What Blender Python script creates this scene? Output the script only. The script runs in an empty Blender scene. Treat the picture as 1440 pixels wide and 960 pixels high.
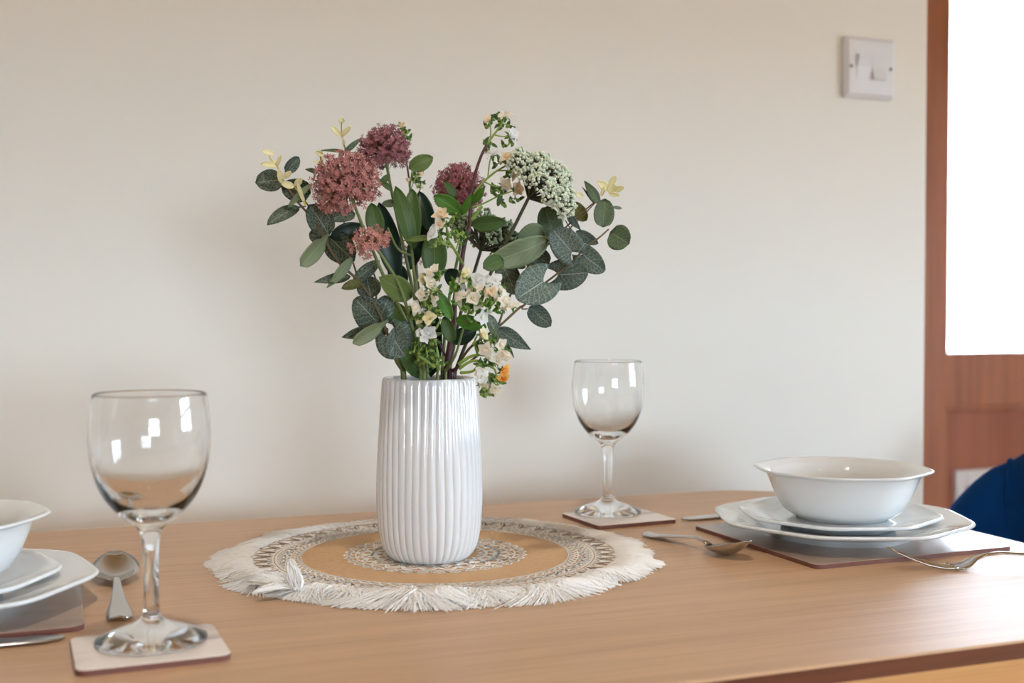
import bpy, bmesh, math, random
from math import sin, cos, pi, radians, sqrt, tan
from mathutils import Vector, Matrix

# ------------------------------------------------------------------ camera, world, light
S = bpy.context.scene
COL = S.collection
FPX = 1685.0                       # focal length in pixels of a 1440 px wide frame
YAW = radians(20.9)                # the room's long axis is turned against the view
PITCH = radians(1.496)
TZ = 0.75                          # table height
EYE = TZ + 0.214

cam_d = bpy.data.cameras.new('camera')
cam = bpy.data.objects.new('camera', cam_d)
COL.objects.link(cam)
cam.location = (0, 0, EYE)
cam.rotation_euler = (pi / 2 - PITCH, 0, -YAW)
cam_d.sensor_width = 36.0
cam_d.lens = 36.0 * FPX / 1440.0
cam_d.clip_start = 0.02
cam_d.dof.use_dof = True
cam_d.dof.focus_distance = 1.0
cam_d.dof.aperture_fstop = 5.6
S.camera = cam

W = bpy.data.worlds.new('overcast_sky')
S.world = W
W.use_nodes = True
wn = W.node_tree
wn.nodes.clear()
wo = wn.nodes.new('ShaderNodeOutputWorld')
wb = wn.nodes.new('ShaderNodeBackground')
wb.inputs['Color'].default_value = (0.70, 0.845, 1.0, 1)
wb.inputs['Strength'].default_value = 16.0
wn.links.new(wb.outputs[0], wo.inputs[0])

S.view_settings.view_transform = 'Standard'
S.view_settings.look = 'None'
S.view_settings.exposure = 1.33
S.view_settings.gamma = 1.0
S.view_settings.use_curve_mapping = False
S.cycles.use_denoising = True
S.cycles.max_bounces = 12
S.cycles.diffuse_bounces = 6
S.cycles.glossy_bounces = 6
S.cycles.transmission_bounces = 10
S.cycles.transparent_max_bounces = 12
S.cycles.sample_clamp_indirect = 6.0

def portal(name, loc, rot, sx, sy):
    d = bpy.data.lights.new(name, 'AREA')
    d.shape = 'RECTANGLE'; d.size = sx; d.size_y = sy
    d.cycles.is_portal = True
    o = bpy.data.objects.new(name, d); COL.objects.link(o)
    o.location = loc; o.rotation_euler = rot
    return o

# room plan (u to the right along the dining wall, v away from the window side)
V_WALL, U_END, V_DOOR = 1.42, 1.19, 2.50
U_L, U_R, V_F, CEIL = -2.3, 3.3, -2.9, 2.4
WIN = (-0.35, 0.95, 0.77, 1.42)      # window opposite the dining wall: u0,u1,z0,z1
WIN2 = (-1.3, 0.2, 0.80, 1.60)       # window in the right wall: v0,v1,z0,z1
DGL = (2.157, 2.64, 0.8455, 1.92)   # door glass u0,u1,z0,z1
portal('window_portal', ((WIN[0]+WIN[1])/2, V_F-0.13, (WIN[2]+WIN[3])/2), (pi/2, 0, 0), WIN[1]-WIN[0], WIN[3]-WIN[2])
portal('side_window_portal', (U_R+0.13, (WIN2[0]+WIN2[1])/2, (WIN2[2]+WIN2[3])/2), (pi/2, 0, pi/2), WIN2[1]-WIN2[0], WIN2[3]-WIN2[2])
portal('door_portal', ((DGL[0]+DGL[1])/2, V_DOOR+0.10, (DGL[2]+DGL[3])/2), (-pi/2, 0, 0), DGL[1]-DGL[0], DGL[3]-DGL[2])

CR = Vector((cos(YAW), -sin(YAW), 0)); CF = Vector((sin(YAW), cos(YAW), 0)); UP = Vector((0, 0, 1))

def at(px, py, D):
    """the point seen at pixel (px, py) that lies D metres ahead of the camera"""
    a = (px - 720) / FPX; b = (480 - py) / FPX
    k = D / (cos(PITCH) + b * sin(PITCH))
    return Vector((0, 0, EYE)) + CR * (a * k) + CF * D + UP * ((b * cos(PITCH) - sin(PITCH)) * k)

def cw(X, Y, z):
    """camera-side plan coordinates (right, ahead, height) to the room's"""
    return CR * X + CF * Y + UP * z

# ------------------------------------------------------------------ materials
def s2l(c):
    return tuple(((x/255)/12.92 if x/255 <= 0.04045 else ((x/255+0.055)/1.055)**2.4) for x in c) + (1,)

class Mat:
    def __init__(self, name):
        self.m = bpy.data.materials.new(name); self.m.use_nodes = True
        self.t = self.m.node_tree; self.b = self.t.nodes['Principled BSDF']
        self.out = self.t.nodes['Material Output']
    def n(self, kind, **kw):
        x = self.t.nodes.new(kind)
        for k, v in kw.items():
            if k in x.inputs: x.inputs[k].default_value = v
            else: setattr(x, k, v)
        return x
    def l(self, a, b): self.t.links.new(a, b)
    def math(self, op, a, b=None, c=None):
        x = self.t.nodes.new('ShaderNodeMath'); x.operation = op
        for i, v in enumerate((a, b, c)):
            if v is None: continue
            if hasattr(v, 'node'): self.l(v, x.inputs[i])
            else: x.inputs[i].default_value = v
        return x.outputs[0]
    def mix(self, f, a, b):
        x = self.t.nodes.new('ShaderNodeMix'); x.data_type = 'RGBA'
        for i, v in ((0, f), (6, a), (7, b)):
            if hasattr(v, 'node'): self.l(v, x.inputs[i])
            else: x.inputs[i].default_value = v
        return x.outputs[2]
    def ramp(self, f, stops):
        x = self.t.nodes.new('ShaderNodeValToRGB')
        e = x.color_ramp.elements
        e[0].position, e[0].color = stops[0]; e[1].position, e[1].color = stops[-1]
        for p, c in stops[1:-1]:
            q = e.new(p); q.color = c
        self.l(f, x.inputs[0]); return x.outputs[0]
    def bump(self, h, strength, dist=0.001):
        x = self.t.nodes.new('ShaderNodeBump'); x.inputs['Strength'].default_value = strength
        x.inputs['Distance'].default_value = dist
        self.l(h, x.inputs['Height']); self.l(x.outputs[0], self.b.inputs['Normal'])
    def coord(self, which='Object', scale=(1, 1, 1)):
        c = self.t.nodes.new('ShaderNodeTexCoord'); mp = self.t.nodes.new('ShaderNodeMapping')
        mp.inputs['Scale'].default_value = scale
        self.l(c.outputs[which], mp.inputs[0]); return mp.outputs[0]
    def noise(self, vec, scale, detail=4, rough=0.55):
        x = self.t.nodes.new('ShaderNodeTexNoise'); x.inputs['Scale'].default_value = scale
        x.inputs['Detail'].default_value = detail; x.inputs['Roughness'].default_value = rough
        self.l(vec, x.inputs['Vector']); return x.outputs['Fac']
    def set(self, **kw):
        for k, v in kw.items():
            self.b.inputs[k.replace('_', ' ')].default_value = v
        return self

def plain(name, rgb, rough=0.5, var=0.08, scale=60, bump=0.0, **kw):
    M = Mat(name); c = s2l(rgb)
    v = M.coord('Object')
    f = M.noise(v, scale)
    lo = tuple(x * (1 - var) for x in c[:3]) + (1,); hi = tuple(min(1, x * (1 + var)) for x in c[:3]) + (1,)
    M.l(M.mix(f, lo, hi), M.b.inputs['Base Color'])
    M.set(Roughness=rough, **kw)
    if bump: M.bump(f, bump)
    return M.m

def wood(name, light, dark, axis=0, scale=1.0, rough=0.4, fine=1.0, coat=0.0, coat_rough=0.2):
    M = Mat(name)
    sc = [42, 42, 42]; sc[axis] = 2.4
    v = M.coord('Object', tuple(x*scale for x in sc))
    g1 = M.noise(v, 1.0, 6, 0.6)
    sc2 = [220, 220, 220]; sc2[axis] = 6
    v2 = M.coord('Object', tuple(x*scale for x in sc2))
    g2 = M.noise(v2, 1.0, 3, 0.6)
    f = M.math('ADD', M.math('MULTIPLY', g1, 1 - 0.35*fine), M.math('MULTIPLY', g2, 0.35 * fine))
    col = M.ramp(f, [(0.33, s2l(dark)), (0.56, s2l(light)), (0.8, s2l(tuple(min(255, x*1.05) for x in light)))])
    M.l(col, M.b.inputs['Base Color'])
    M.set(Roughness=rough, Coat_Weight=coat, Coat_Roughness=coat_rough, Specular_IOR_Level=0.5)
    M.bump(g2, 0.12, 0.0004)
    return M.m

M_WALL = plain('cream_wall_paint', (233, 230, 221), 0.85, 0.015, 6, 0.05)
M_CEIL = plain('ceiling_paint', (204, 184, 142), 0.9, 0.01, 5)
M_OAK = wood('light_oak_veneer', (202, 166, 130), (182, 144, 108), 0, 1.0, 0.42, 1.5)
M_EDGE = wood('brown_edge_veneer', (118, 70, 48), (90, 50, 34), 0, 1.0, 0.45)
M_APRON = wood('honey_oak_apron', (214, 160, 98), (190, 132, 76), 0, 1.0, 0.5)
M_FLOOR = wood('oak_floor', (176, 132, 90), (136, 94, 62), 0, 0.6, 0.4)
M_DOORW = wood('red_brown_door_wood', (174, 112, 82), (144, 88, 62), 2, 0.5, 0.42)
M_PANELW = wood('door_panel_wood', (166, 100, 74), (148, 86, 62), 2, 0.5, 0.5)
M_WHITEPL = plain('white_plastic', (222, 222, 224), 0.35, 0.01)
M_WINF = plain('white_window_frame', (236, 236, 234), 0.4, 0.01)
M_GLAZE = plain('white_ceramic', (226, 229, 230), 0.12, 0.008, 30, 0.0, Coat_Weight=0.4, Coat_Roughness=0.04)
M_VASE = plain('white_vase_glaze', (222, 223, 225), 0.14, 0.012, 25, 0.08, Coat_Weight=0.5, Coat_Roughness=0.05)
M_STEEL = plain('brushed_steel', (196, 192, 188), 0.2, 0.03, 80, 0.0, Metallic=1.0)
M_BLACK = plain('black_metal', (22, 22, 24), 0.4, 0.05)
M_SCREW = plain('screw_metal', (110, 110, 112), 0.4, 0.05, Metallic=0.8)
M_BOARD = plain('reddish_hardboard_edge', (112, 68, 56), 0.6, 0.15, 300)
M_POST = plain('pale_blue_grey_render', (176, 186, 205), 0.9, 0.03)
M_GROUND = plain('brown_gravel', (140, 104, 64), 0.9, 0.06, 3)

def mk_velvet():
    M = Mat('blue_velvet')
    v = M.coord('Object')
    f = M.noise(v, 9, 4)
    M.l(M.ramp(f, [(0.3, s2l((0, 32, 70))), (0.7, s2l((0, 56, 110)))]), M.b.inputs['Base Color'])
    M.set(Roughness=0.9, Specular_IOR_Level=0.15, Sheen_Weight=0.8, Sheen_Roughness=0.25, Sheen_Tint=s2l((0, 110, 220)))
    M.bump(M.noise(v, 700, 2), 0.3)
    return M.m
M_VELVET = mk_velvet()

def mk_print(name, a, b, c, ang):
    M = Mat(name)
    v = M.coord('Object', (9, 60, 9))
    f = M.noise(v, 1.0, 5, 0.6)
    big = M.noise(M.coord('Object', (7, 9, 7)), 1.0, 2)
    x = M.ramp(M.math('ADD', M.math('MULTIPLY', f, 0.35), M.math('MULTIPLY', big, 0.65)),
               [(0.40, s2l(a)), (0.47, s2l(b)), (0.60, s2l(c))])
    M.l(x, M.b.inputs['Base Color']); M.set(Roughness=0.3, Coat_Weight=0.3, Coat_Roughness=0.15)
    return M.m
M_MATTOP = mk_print('taupe_placemat_print', (142, 122, 108), (158, 138, 122), (172, 152, 137), 0)
M_COASTOP = mk_print('greige_coaster_print', (176, 158, 152), (232, 220, 211), (242, 233, 226), 0)

def mk_glass(name, col=(1, 1, 1, 1)):
    M = Mat(name)
    v = M.coord('Object'); f = M.noise(v, 30)
    M.l(M.mix(f, (0.985, 0.995, 0.995, 1), (1, 1, 1, 1)), M.b.inputs['Base Color'])
    M.set(Roughness=0.0, IOR=1.47, Transmission_Weight=1.0)
    return M.m
M_GLASS = mk_glass('clear_drinking_glass')

def mk_pane():
    M = Mat('window_glass')
    t = M.n('ShaderNodeBsdfTransparent'); g = M.n('ShaderNodeBsdfGlossy'); g.inputs['Roughness'].default_value = 0.0
    t.inputs[0].default_value = (0.97, 0.98, 0.98, 1)
    lw = M.n('ShaderNodeLayerWeight'); lw.inputs[0].default_value = 0.5
    fr = M.math('ADD', M.math('MULTIPLY', M.math('POWER', lw.outputs['Facing'], 5.0), 0.9), 0.04)
    mx = M.n('ShaderNodeMixShader')
    M.l(fr, mx.inputs[0]); M.l(t.outputs[0], mx.inputs[1]); M.l(g.outputs[0], mx.inputs[2])
    M.l(mx.outputs[0], M.out.inputs[0])
    return M.m
M_PANE = mk_pane()

def mk_burlap():
    M = Mat('natural_burlap')
    c = M.coord('Object')
    w = []
    for d in ('X', 'Y'):
        x = M.n('ShaderNodeTexWave', Scale=190.0, Distortion=1.2); x.bands_direction = d
        x.inputs['Detail Scale'].default_value = 3.0
        M.l(c, x.inputs['Vector']); w.append(x.outputs['Fac'])
    f = M.math('MULTIPLY', w[0], w[1])
    g = M.math('ADD', M.math('MULTIPLY', f, 0.7), M.math('MULTIPLY', M.noise(c, 260, 2), 0.4))
    M.l(M.ramp(g, [(0.1, s2l((186, 146, 104))), (0.45, s2l((220, 182, 138))), (0.9, s2l((236, 202, 160)))]), M.b.inputs['Base Color'])
    M.set(Roughness=0.95); M.bump(g, 0.6, 0.0008)
    return M.m
M_BURLAP = mk_burlap()
M_PRINT = plain('white_fabric_print', (252, 248, 242), 0.9, 0.05, 500, 0.2)
M_COTTON = plain('white_cotton_fringe', (252, 249, 245), 0.9, 0.02, 200, 0.1, Subsurface_Weight=0.0)
M_BRPRINT = plain('brown_gap_print', (164, 128, 96), 0.95, 0.1, 400)

def mk_leaf(name, base, base2, vein, net=0.0, rough=0.45, edge=None, trans=0.25, nveins=7):
    """leaf with midrib, side veins and (net > 0) a fine pale network, drawn on the leaf's own UV"""
    M = Mat(name)
    uv = M.t.nodes.new('ShaderNodeUVMap'); sep = M.t.nodes.new('ShaderNodeSeparateXYZ')
    M.l(uv.outputs[0], sep.inputs[0])
    u, v = sep.outputs[0], sep.outputs[1]
    au = M.math('ABSOLUTE', M.math('SUBTRACT', u, 0.5))           # 0 at midrib .. 0.5
    ob = M.coord('Object')
    col = M.mix(M.noise(ob, 45, 3), s2l(base), s2l(base2))
    mid = M.math('LESS_THAN', au, 0.013)
    wob = M.math('MULTIPLY', M.math('SUBTRACT', M.noise(ob, 120, 2), 0.5), 0.12)
    ph = M.math('ADD', M.math('SUBTRACT', v, M.math('MULTIPLY', M.math('POWER', au, 0.8), 0.7)), wob)
    fr = M.math('FRACT', M.math('MULTIPLY', M.math('ADD', ph, 1.0), float(nveins)))
    side = M.math('LESS_THAN', M.math('ABSOLUTE', M.math('SUBTRACT', fr, 0.5)), 0.055)
    fac = M.math('MAXIMUM', M.math('MULTIPLY', mid, 0.95), M.math('MULTIPLY', side, 0.30 + 0.4 * net))
    if net > 0:
        vo = M.t.nodes.new('ShaderNodeTexVoronoi'); vo.feature = 'DISTANCE_TO_EDGE'
        vo.inputs['Scale'].default_value = 400.0
        M.l(ob, vo.inputs['Vector'])
        nt = M.math('MULTIPLY', M.math('LESS_THAN', vo.outputs['Distance'], 0.055), net)
        inner = M.math('LESS_THAN', au, 0.44)
        fac = M.math('MAXIMUM', fac, M.math('MULTIPLY', nt, inner))
    col = M.mix(fac, col, s2l(vein))
    M.l(col, M.b.inputs['Base Color'])
    M.set(Roughness=rough, Specular_IOR_Level=0.4)
    M.bump(fac, 0.25, 0.0005)
    if trans:
        tr = M.t.nodes.new('ShaderNodeBsdfTranslucent'); M.l(col, tr.inputs[0])
        mx = M.t.nodes.new('ShaderNodeMixShader'); mx.inputs[0].default_value = trans
        M.l(M.b.outputs[0], mx.inputs[1]); M.l(tr.outputs[0], mx.inputs[2]); M.l(mx.outputs[0], M.out.inputs[0])
    return M.m

L = {
 'eucd': mk_leaf('dark_eucalyptus_leaf', (76, 88, 70), (58, 72, 58), (164, 174, 146), 0.42),
 'eucb': mk_leaf('blue_green_eucalyptus_leaf', (102, 120, 108), (78, 98, 88), (184, 198, 184), 0.42),
 'eucg': mk_leaf('green_eucalyptus_leaf', (98, 118, 84), (80, 100, 72), (150, 166, 122), 0.3),
 'olive': mk_leaf('olive_eucalyptus_leaf', (118, 122, 62), (92, 98, 52), (160, 160, 100), 0.3),
 'sage': mk_leaf('sage_leaf_underside', (146, 160, 122), (128, 144, 108), (174, 186, 150), 0.0),
 'green': mk_leaf('mid_green_leaf', (88, 116, 60), (68, 98, 46), (112, 138, 78), 0.0),
 'light': mk_leaf('light_green_leaf', (128, 148, 84), (108, 130, 68), (150, 168, 108), 0.0),
 'bright': mk_leaf('bright_green_leaf', (88, 140, 42), (62, 114, 30), (130, 170, 70), 0.0),
 'dark': mk_leaf('dark_green_leaf', (34, 60, 42), (20, 42, 32), (48, 84, 56), 0.0, 0.35),
 'yellow': mk_leaf('pale_yellow_leaflet', (250, 246, 212), (248, 242, 196), (252, 250, 222), 0.0, 0.5, None, 0.4),
}
M_STEMG = plain('green_stem', (108, 122, 66), 0.5, 0.15, 200)
M_STEMB = plain('brown_twig', (104, 88, 58), 0.6, 0.15, 200)
M_STEMP = plain('purple_brown_stem', (84, 42, 48), 0.45, 0.2, 200)
M_STEMD = plain('dark_olive_stem', (70, 74, 50), 0.5, 0.15, 200)
M_STEMY = plain('fresh_green_stalk', (134, 160, 72), 0.5, 0.12, 200)
M_CALYX = plain('green_sepal', (86, 124, 48), 0.5, 0.2, 200)
M_MAUVE = {
 'rust': plain('rusty_mauve_floret', (184, 124, 118), 0.7, 0.3, 160),
 'mauve': plain('dusky_mauve_floret', (160, 102, 110), 0.7, 0.3, 160),
 'plum': plain('plum_floret', (160, 92, 100), 0.7, 0.3, 160),
 'pink': plain('pinkish_bronze_floret', (192, 134, 124), 0.7, 0.35, 160)}
M_LACE = plain('pale_green_white_floret', (206, 214, 190), 0.7, 0.25, 500)
M_LACED = plain('grey_green_floret', (146, 162, 128), 0.7, 0.25, 500)
def mk_petal(name, rgb, rgb2):
    M = Mat(name); f = M.noise(M.coord('Object'), 120, 3)
    c = M.mix(f, s2l(rgb), s2l(rgb2)); M.l(c, M.b.inputs['Base Color']); M.set(Roughness=0.6)
    tr = M.t.nodes.new('ShaderNodeBsdfTranslucent'); M.l(c, tr.inputs[0])
    mx = M.t.nodes.new('ShaderNodeMixShader'); mx.inputs[0].default_value = 0.42
    M.l(M.b.outputs[0], mx.inputs[1]); M.l(tr.outputs[0], mx.inputs[2]); M.l(mx.outputs[0], M.out.inputs[0])
    return M.m
P = {'w': mk_petal('white_petal', (252, 252, 250), (246, 246, 244)),
     'c': mk_petal('cream_petal', (253, 249, 238), (250, 242, 226)),
     'p': mk_petal('peach_petal', (254, 241, 218), (253, 234, 204)),
     'o': mk_petal('orange_petal', (253, 206, 120), (250, 186, 84)),
     'y': mk_petal('greenish_cream_petal', (252, 246, 214), (246, 238, 194))}
M_EYE = plain('yellow_green_flower_eye', (190, 196, 84), 0.7, 0.2, 300)

# ------------------------------------------------------------------ object helpers
ORG = {}
def tag(o, label=None, cat=None, group=None, kind=None):
    if label: o['label'] = label
    if cat: o['category'] = cat
    if group: o['group'] = group
    if kind: o['kind'] = kind
    return o

def thing(name, loc, label, cat, group=None):
    o = bpy.data.objects.new(name, None); COL.objects.link(o)
    o.location = loc; o.empty_display_size = 0.02
    ORG[o.name] = Vector(loc)
    return tag(o, label, cat, group)

class G:
    """collects geometry in room coordinates, then builds ONE mesh object"""
    def __init__(self): self.v = []; self.f = []; self.mi = []; self.uv = {}; self.cur = 0
    def add(self, vs, fs, uvs=None):
        b = len(self.v)
        self.v.extend(Vector(x) for x in vs)
        for f in fs:
            if uvs: self.uv[len(self.f)] = [uvs[i] for i in f]
            self.f.append(tuple(i + b for i in f)); self.mi.append(self.cur)
    def build(self, name, mat, parent=None, smooth=True, origin=None, label=None, cat=None, group=None, kind=None, solid=0, bevel=0, sub=0, angle=None):
        me = bpy.data.meshes.new(name)
        if parent is not None: org = ORG[parent.name]; par_off = Vector((0, 0, 0))
        else: org = Vector(origin) if origin is not None else Vector((0, 0, 0))
        me.from_pydata([tuple(x - org) for x in self.v], [], self.f)
        mats = mat if isinstance(mat, (list, tuple)) else [mat]
        for m in mats: me.materials.append(m)
        if len(mats) > 1: me.polygons.foreach_set('material_index', self.mi)
        if self.uv:
            ul = me.uv_layers.new(name='UVMap')
            for pi_, p in enumerate(me.polygons):
                if pi_ in self.uv:
                    for k, li in enumerate(p.loop_indices): ul.data[li].uv = self.uv[pi_][k]
        me.polygons.foreach_set('use_smooth', [smooth] * len(me.polygons))
        me.update()
        o = bpy.data.objects.new(name, me); COL.objects.link(o)
        if parent is not None:
            o.parent = parent
        else:
            o.location = org
        ORG[o.name] = org
        if angle is not None:
            me.set_sharp_from_angle(angle=angle)
        if bevel:
            md = o.modifiers.new('bevel', 'BEVEL'); md.width = bevel; md.segments = 3; md.limit_method = 'ANGLE'; md.angle_limit = radians(40)
        if sub:
            md = o.modifiers.new('sub', 'SUBSURF'); md.levels = sub; md.render_levels = sub
        if solid:
            md = o.modifiers.new('solid', 'SOLIDIFY'); md.thickness = solid; md.offset = 0
        return tag(o, label, cat, group, kind)

def box(g, x0, x1, y0, y1, z0, z1):
    vs = [(x, y, z) for z in (z0, z1) for x, y in ((x0, y0), (x1, y0), (x1, y1), (x0, y1))]
    g.add(vs, [(0, 3, 2, 1), (4, 5, 6, 7), (0, 1, 5, 4), (1, 2, 6, 5), (2, 3, 7, 6), (3, 0, 4, 7)])

def tube(g, pts, r0, r1=None, n=6, cap=True):
    pts = [Vector(p) for p in pts]
    if r1 is None: r1 = r0
    rs = []
    vs = []; fs = []
    m = len(pts)
    ref = None
    for i, p in enumerate(pts):
        d = (pts[min(i+1, m-1)] - pts[max(i-1, 0)])
        if d.length < 1e-9: d = Vector((0, 0, 1))
        d.normalize()
        if ref is None:
            ref = d.cross(Vector((0.3, 0.9, 0.1)))
            if ref.length < 0.1: ref = d.cross(Vector((1, 0, 0)))
        ref = (ref - d * ref.dot(d)).normalized(); bi = d.cross(ref)
        r = r0 + (r1 - r0) * i / max(1, m - 1)
        for k in range(n):
            a = 2 * pi * k / n
            vs.append(p + (ref * cos(a) + bi * sin(a)) * r)
    for i in range(m - 1):
        for k in range(n):
            a, b = i*n + k, i*n + (k+1) % n
            fs.append((a, b, b + n, a + n))
    if cap:
        fs.append(tuple(range(n - 1, -1, -1))); fs.append(tuple((m-1)*n + k for k in range(n)))
    g.add(vs, fs)

def smooth_path(pts, n=6):
    """Catmull-Rom through the given points"""
    pts = [Vector(p) for p in pts]
    if len(pts) < 3:
        return [pts[0].lerp(pts[1], i / n) for i in range(n + 1)]
    q = [pts[0]*2 - pts[1]] + pts + [pts[-1]*2 - pts[-2]]
    out = []
    for i in range(1, len(q) - 2):
        for k in range(n):
            t = k / n
            out.append(0.5 * ((2*q[i]) + (q[i+1]-q[i-1])*t + (2*q[i-1]-5*q[i]+4*q[i+1]-q[i+2])*t*t + (3*q[i]-q[i-1]-3*q[i+1]+q[i+2])*t**3))
    out.append(pts[-1]); return out

def lathe(g, prof, c, n=64, shape=None, close=False):
    """prof: (radius, z, blend) - blend 0..1 mixes circle to shape(theta)"""
    vs = []; fs = []
    c = Vector(c)
    for (r, z, *bl) in prof:
        b = bl[0] if bl else 0
        for k in range(n):
            a = 2 * pi * k / n
            rr = r * ((1 - b) + b * shape(a)) if shape else r
            vs.append(c + Vector((rr * cos(a), rr * sin(a), z)))
    m = len(prof)
    for i in range(m - 1):
        for k in range(n):
            a, b = i*n + k, i*n + (k+1) % n
            fs.append((a, b, b + n, a + n))
    if close:
        for k in range(n):
            a, b = (m-1)*n + k, (m-1)*n + (k+1) % n
            fs.append((a, b, (k+1) % n, k))
    else:
        if prof[0][0] > 1e-6: fs.append(tuple(range(n - 1, -1, -1)))
        if prof[-1][0] > 1e-6: fs.append(tuple((m-1)*n + k for k in range(n)))
    g.add(vs, fs)

def rrect(u0, u1, v0, v1, r, n=8):
    out = []
    for cx, cy, a0 in ((u1-r, v1-r, 0), (u0+r, v1-r, pi/2), (u0+r, v0+r, pi), (u1-r, v0+r, 1.5*pi)):
        for k in range(n + 1):
            a = a0 + (pi/2) * k / n
            out.append((cx + r*cos(a), cy + r*sin(a)))
    return out

def slab(g, out0, z0, out1, z1, cap0=True, cap1=True):
    n = len(out0)
    vs = [(x, y, z0) for x, y in out0] + [(x, y, z1) for x, y in out1]
    fs = [(k, (k+1) % n, (k+1) % n + n, k + n) for k in range(n)]
    if cap0: fs.append(tuple(range(n - 1, -1, -1)))
    if cap1: fs.append(tuple(range(n, 2*n)))
    g.add(vs, fs)

def struct(name, mat, parts, smooth=False, bevel=0):
    g = G()
    for p in parts: box(g, *p)
    return g.build(name, mat, smooth=smooth, kind='structure', bevel=bevel)

# ------------------------------------------------------------------ room shell
T = 0.12
struct('floor', M_FLOOR, [(U_L-T, U_R+T, V_F-T, V_DOOR+T, -0.05, 0)])
struct('ceiling', M_CEIL, [(U_L-T, U_R+T, V_F-T, V_DOOR+T, CEIL, CEIL+0.05)])
struct('wall_back', M_WALL, [(U_L, U_END, V_WALL, V_DOOR+T, 0, CEIL)], bevel=0.006)
struct('wall_left', M_WALL, [(U_L-T, U_L, V_F-T, V_DOOR+T, 0, CEIL)])
def holed(axis, a0, a1, b0, b1, h):
    """wall boxes around one opening; axis 'u': wall runs along u at v in b0..b1"""
    u0, u1, z0, z1 = h
    R = [(a0, u0, 0, CEIL), (u1, a1, 0, CEIL), (u0, u1, 0, z0), (u0, u1, z1, CEIL)]
    o = []
    for p0, p1, q0, q1 in R:
        if q1 - q0 < 1e-4: continue
        o.append((p0, p1, b0, b1, q0, q1) if axis == 'u' else (b0, b1, p0, p1, q0, q1))
    return o
struct('wall_front', M_WALL, holed('u', U_L, U_R, V_F-T, V_F, WIN))
struct('wall_right', M_WALL, holed('v', V_F-T, V_DOOR+T, U_R, U_R+T, WIN2))
DO = (2.02, 2.82, 0.0, 2.04)        # door opening
struct('wall_door_side', M_WALL, holed('u', U_END, U_R, V_DOOR, V_DOOR+T, DO))

def window(name, axis, h, b):
    """casement with one post and one transom"""
    u0, u1, z0, z1 = h
    root = bpy.data.objects.new(name, None); COL.objects.link(root); root['kind'] = 'structure'
    um = (u0+u1)/2; zm = z0 + (z1-z0)*0.6
    root.location = (um, b, z0) if axis == 'u' else (b, um, z0)
    ORG[root.name] = root.location.copy()
    w = 0.05
    g = G()
    def bx(p0, p1, q0, q1, d0=-0.03, d1=0.03):
        if axis == 'u': box(g, p0, p1, b+d0, b+d1, q0, q1)
        else: box(g, b+d0, b+d1, p0, p1, q0, q1)
    bx(u0, u0+w, z0, z1); bx(u1-w, u1, z0, z1); bx(u0, u1, z0, z0+w); bx(u0, u1, z1-w, z1)
    g.build('window_frame', M_WINF, root, smooth=False)
    g = G(); bx(um-0.03, um+0.03, z0+w, z1-w); g.build('mullion', M_WINF, root, smooth=False)
    for a, c in ((u0+w, um-0.03), (um+0.03, u1-w)):
        g = G(); bx(a, c, zm-0.02, zm+0.02); g.build('transom', M_WINF, root, smooth=False)
        for q0, q1 in ((z0+w, zm-0.02), (zm+0.02, z1-w)):
            g = G(); bx(a, c, q0, q1, -0.003, 0.003); g.build('window_pane', M_PANE, root, smooth=False)
window('window_1', 'u', WIN, V_F-0.06)
window('window_2', 'v', WIN2, U_R+0.06)

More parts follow.
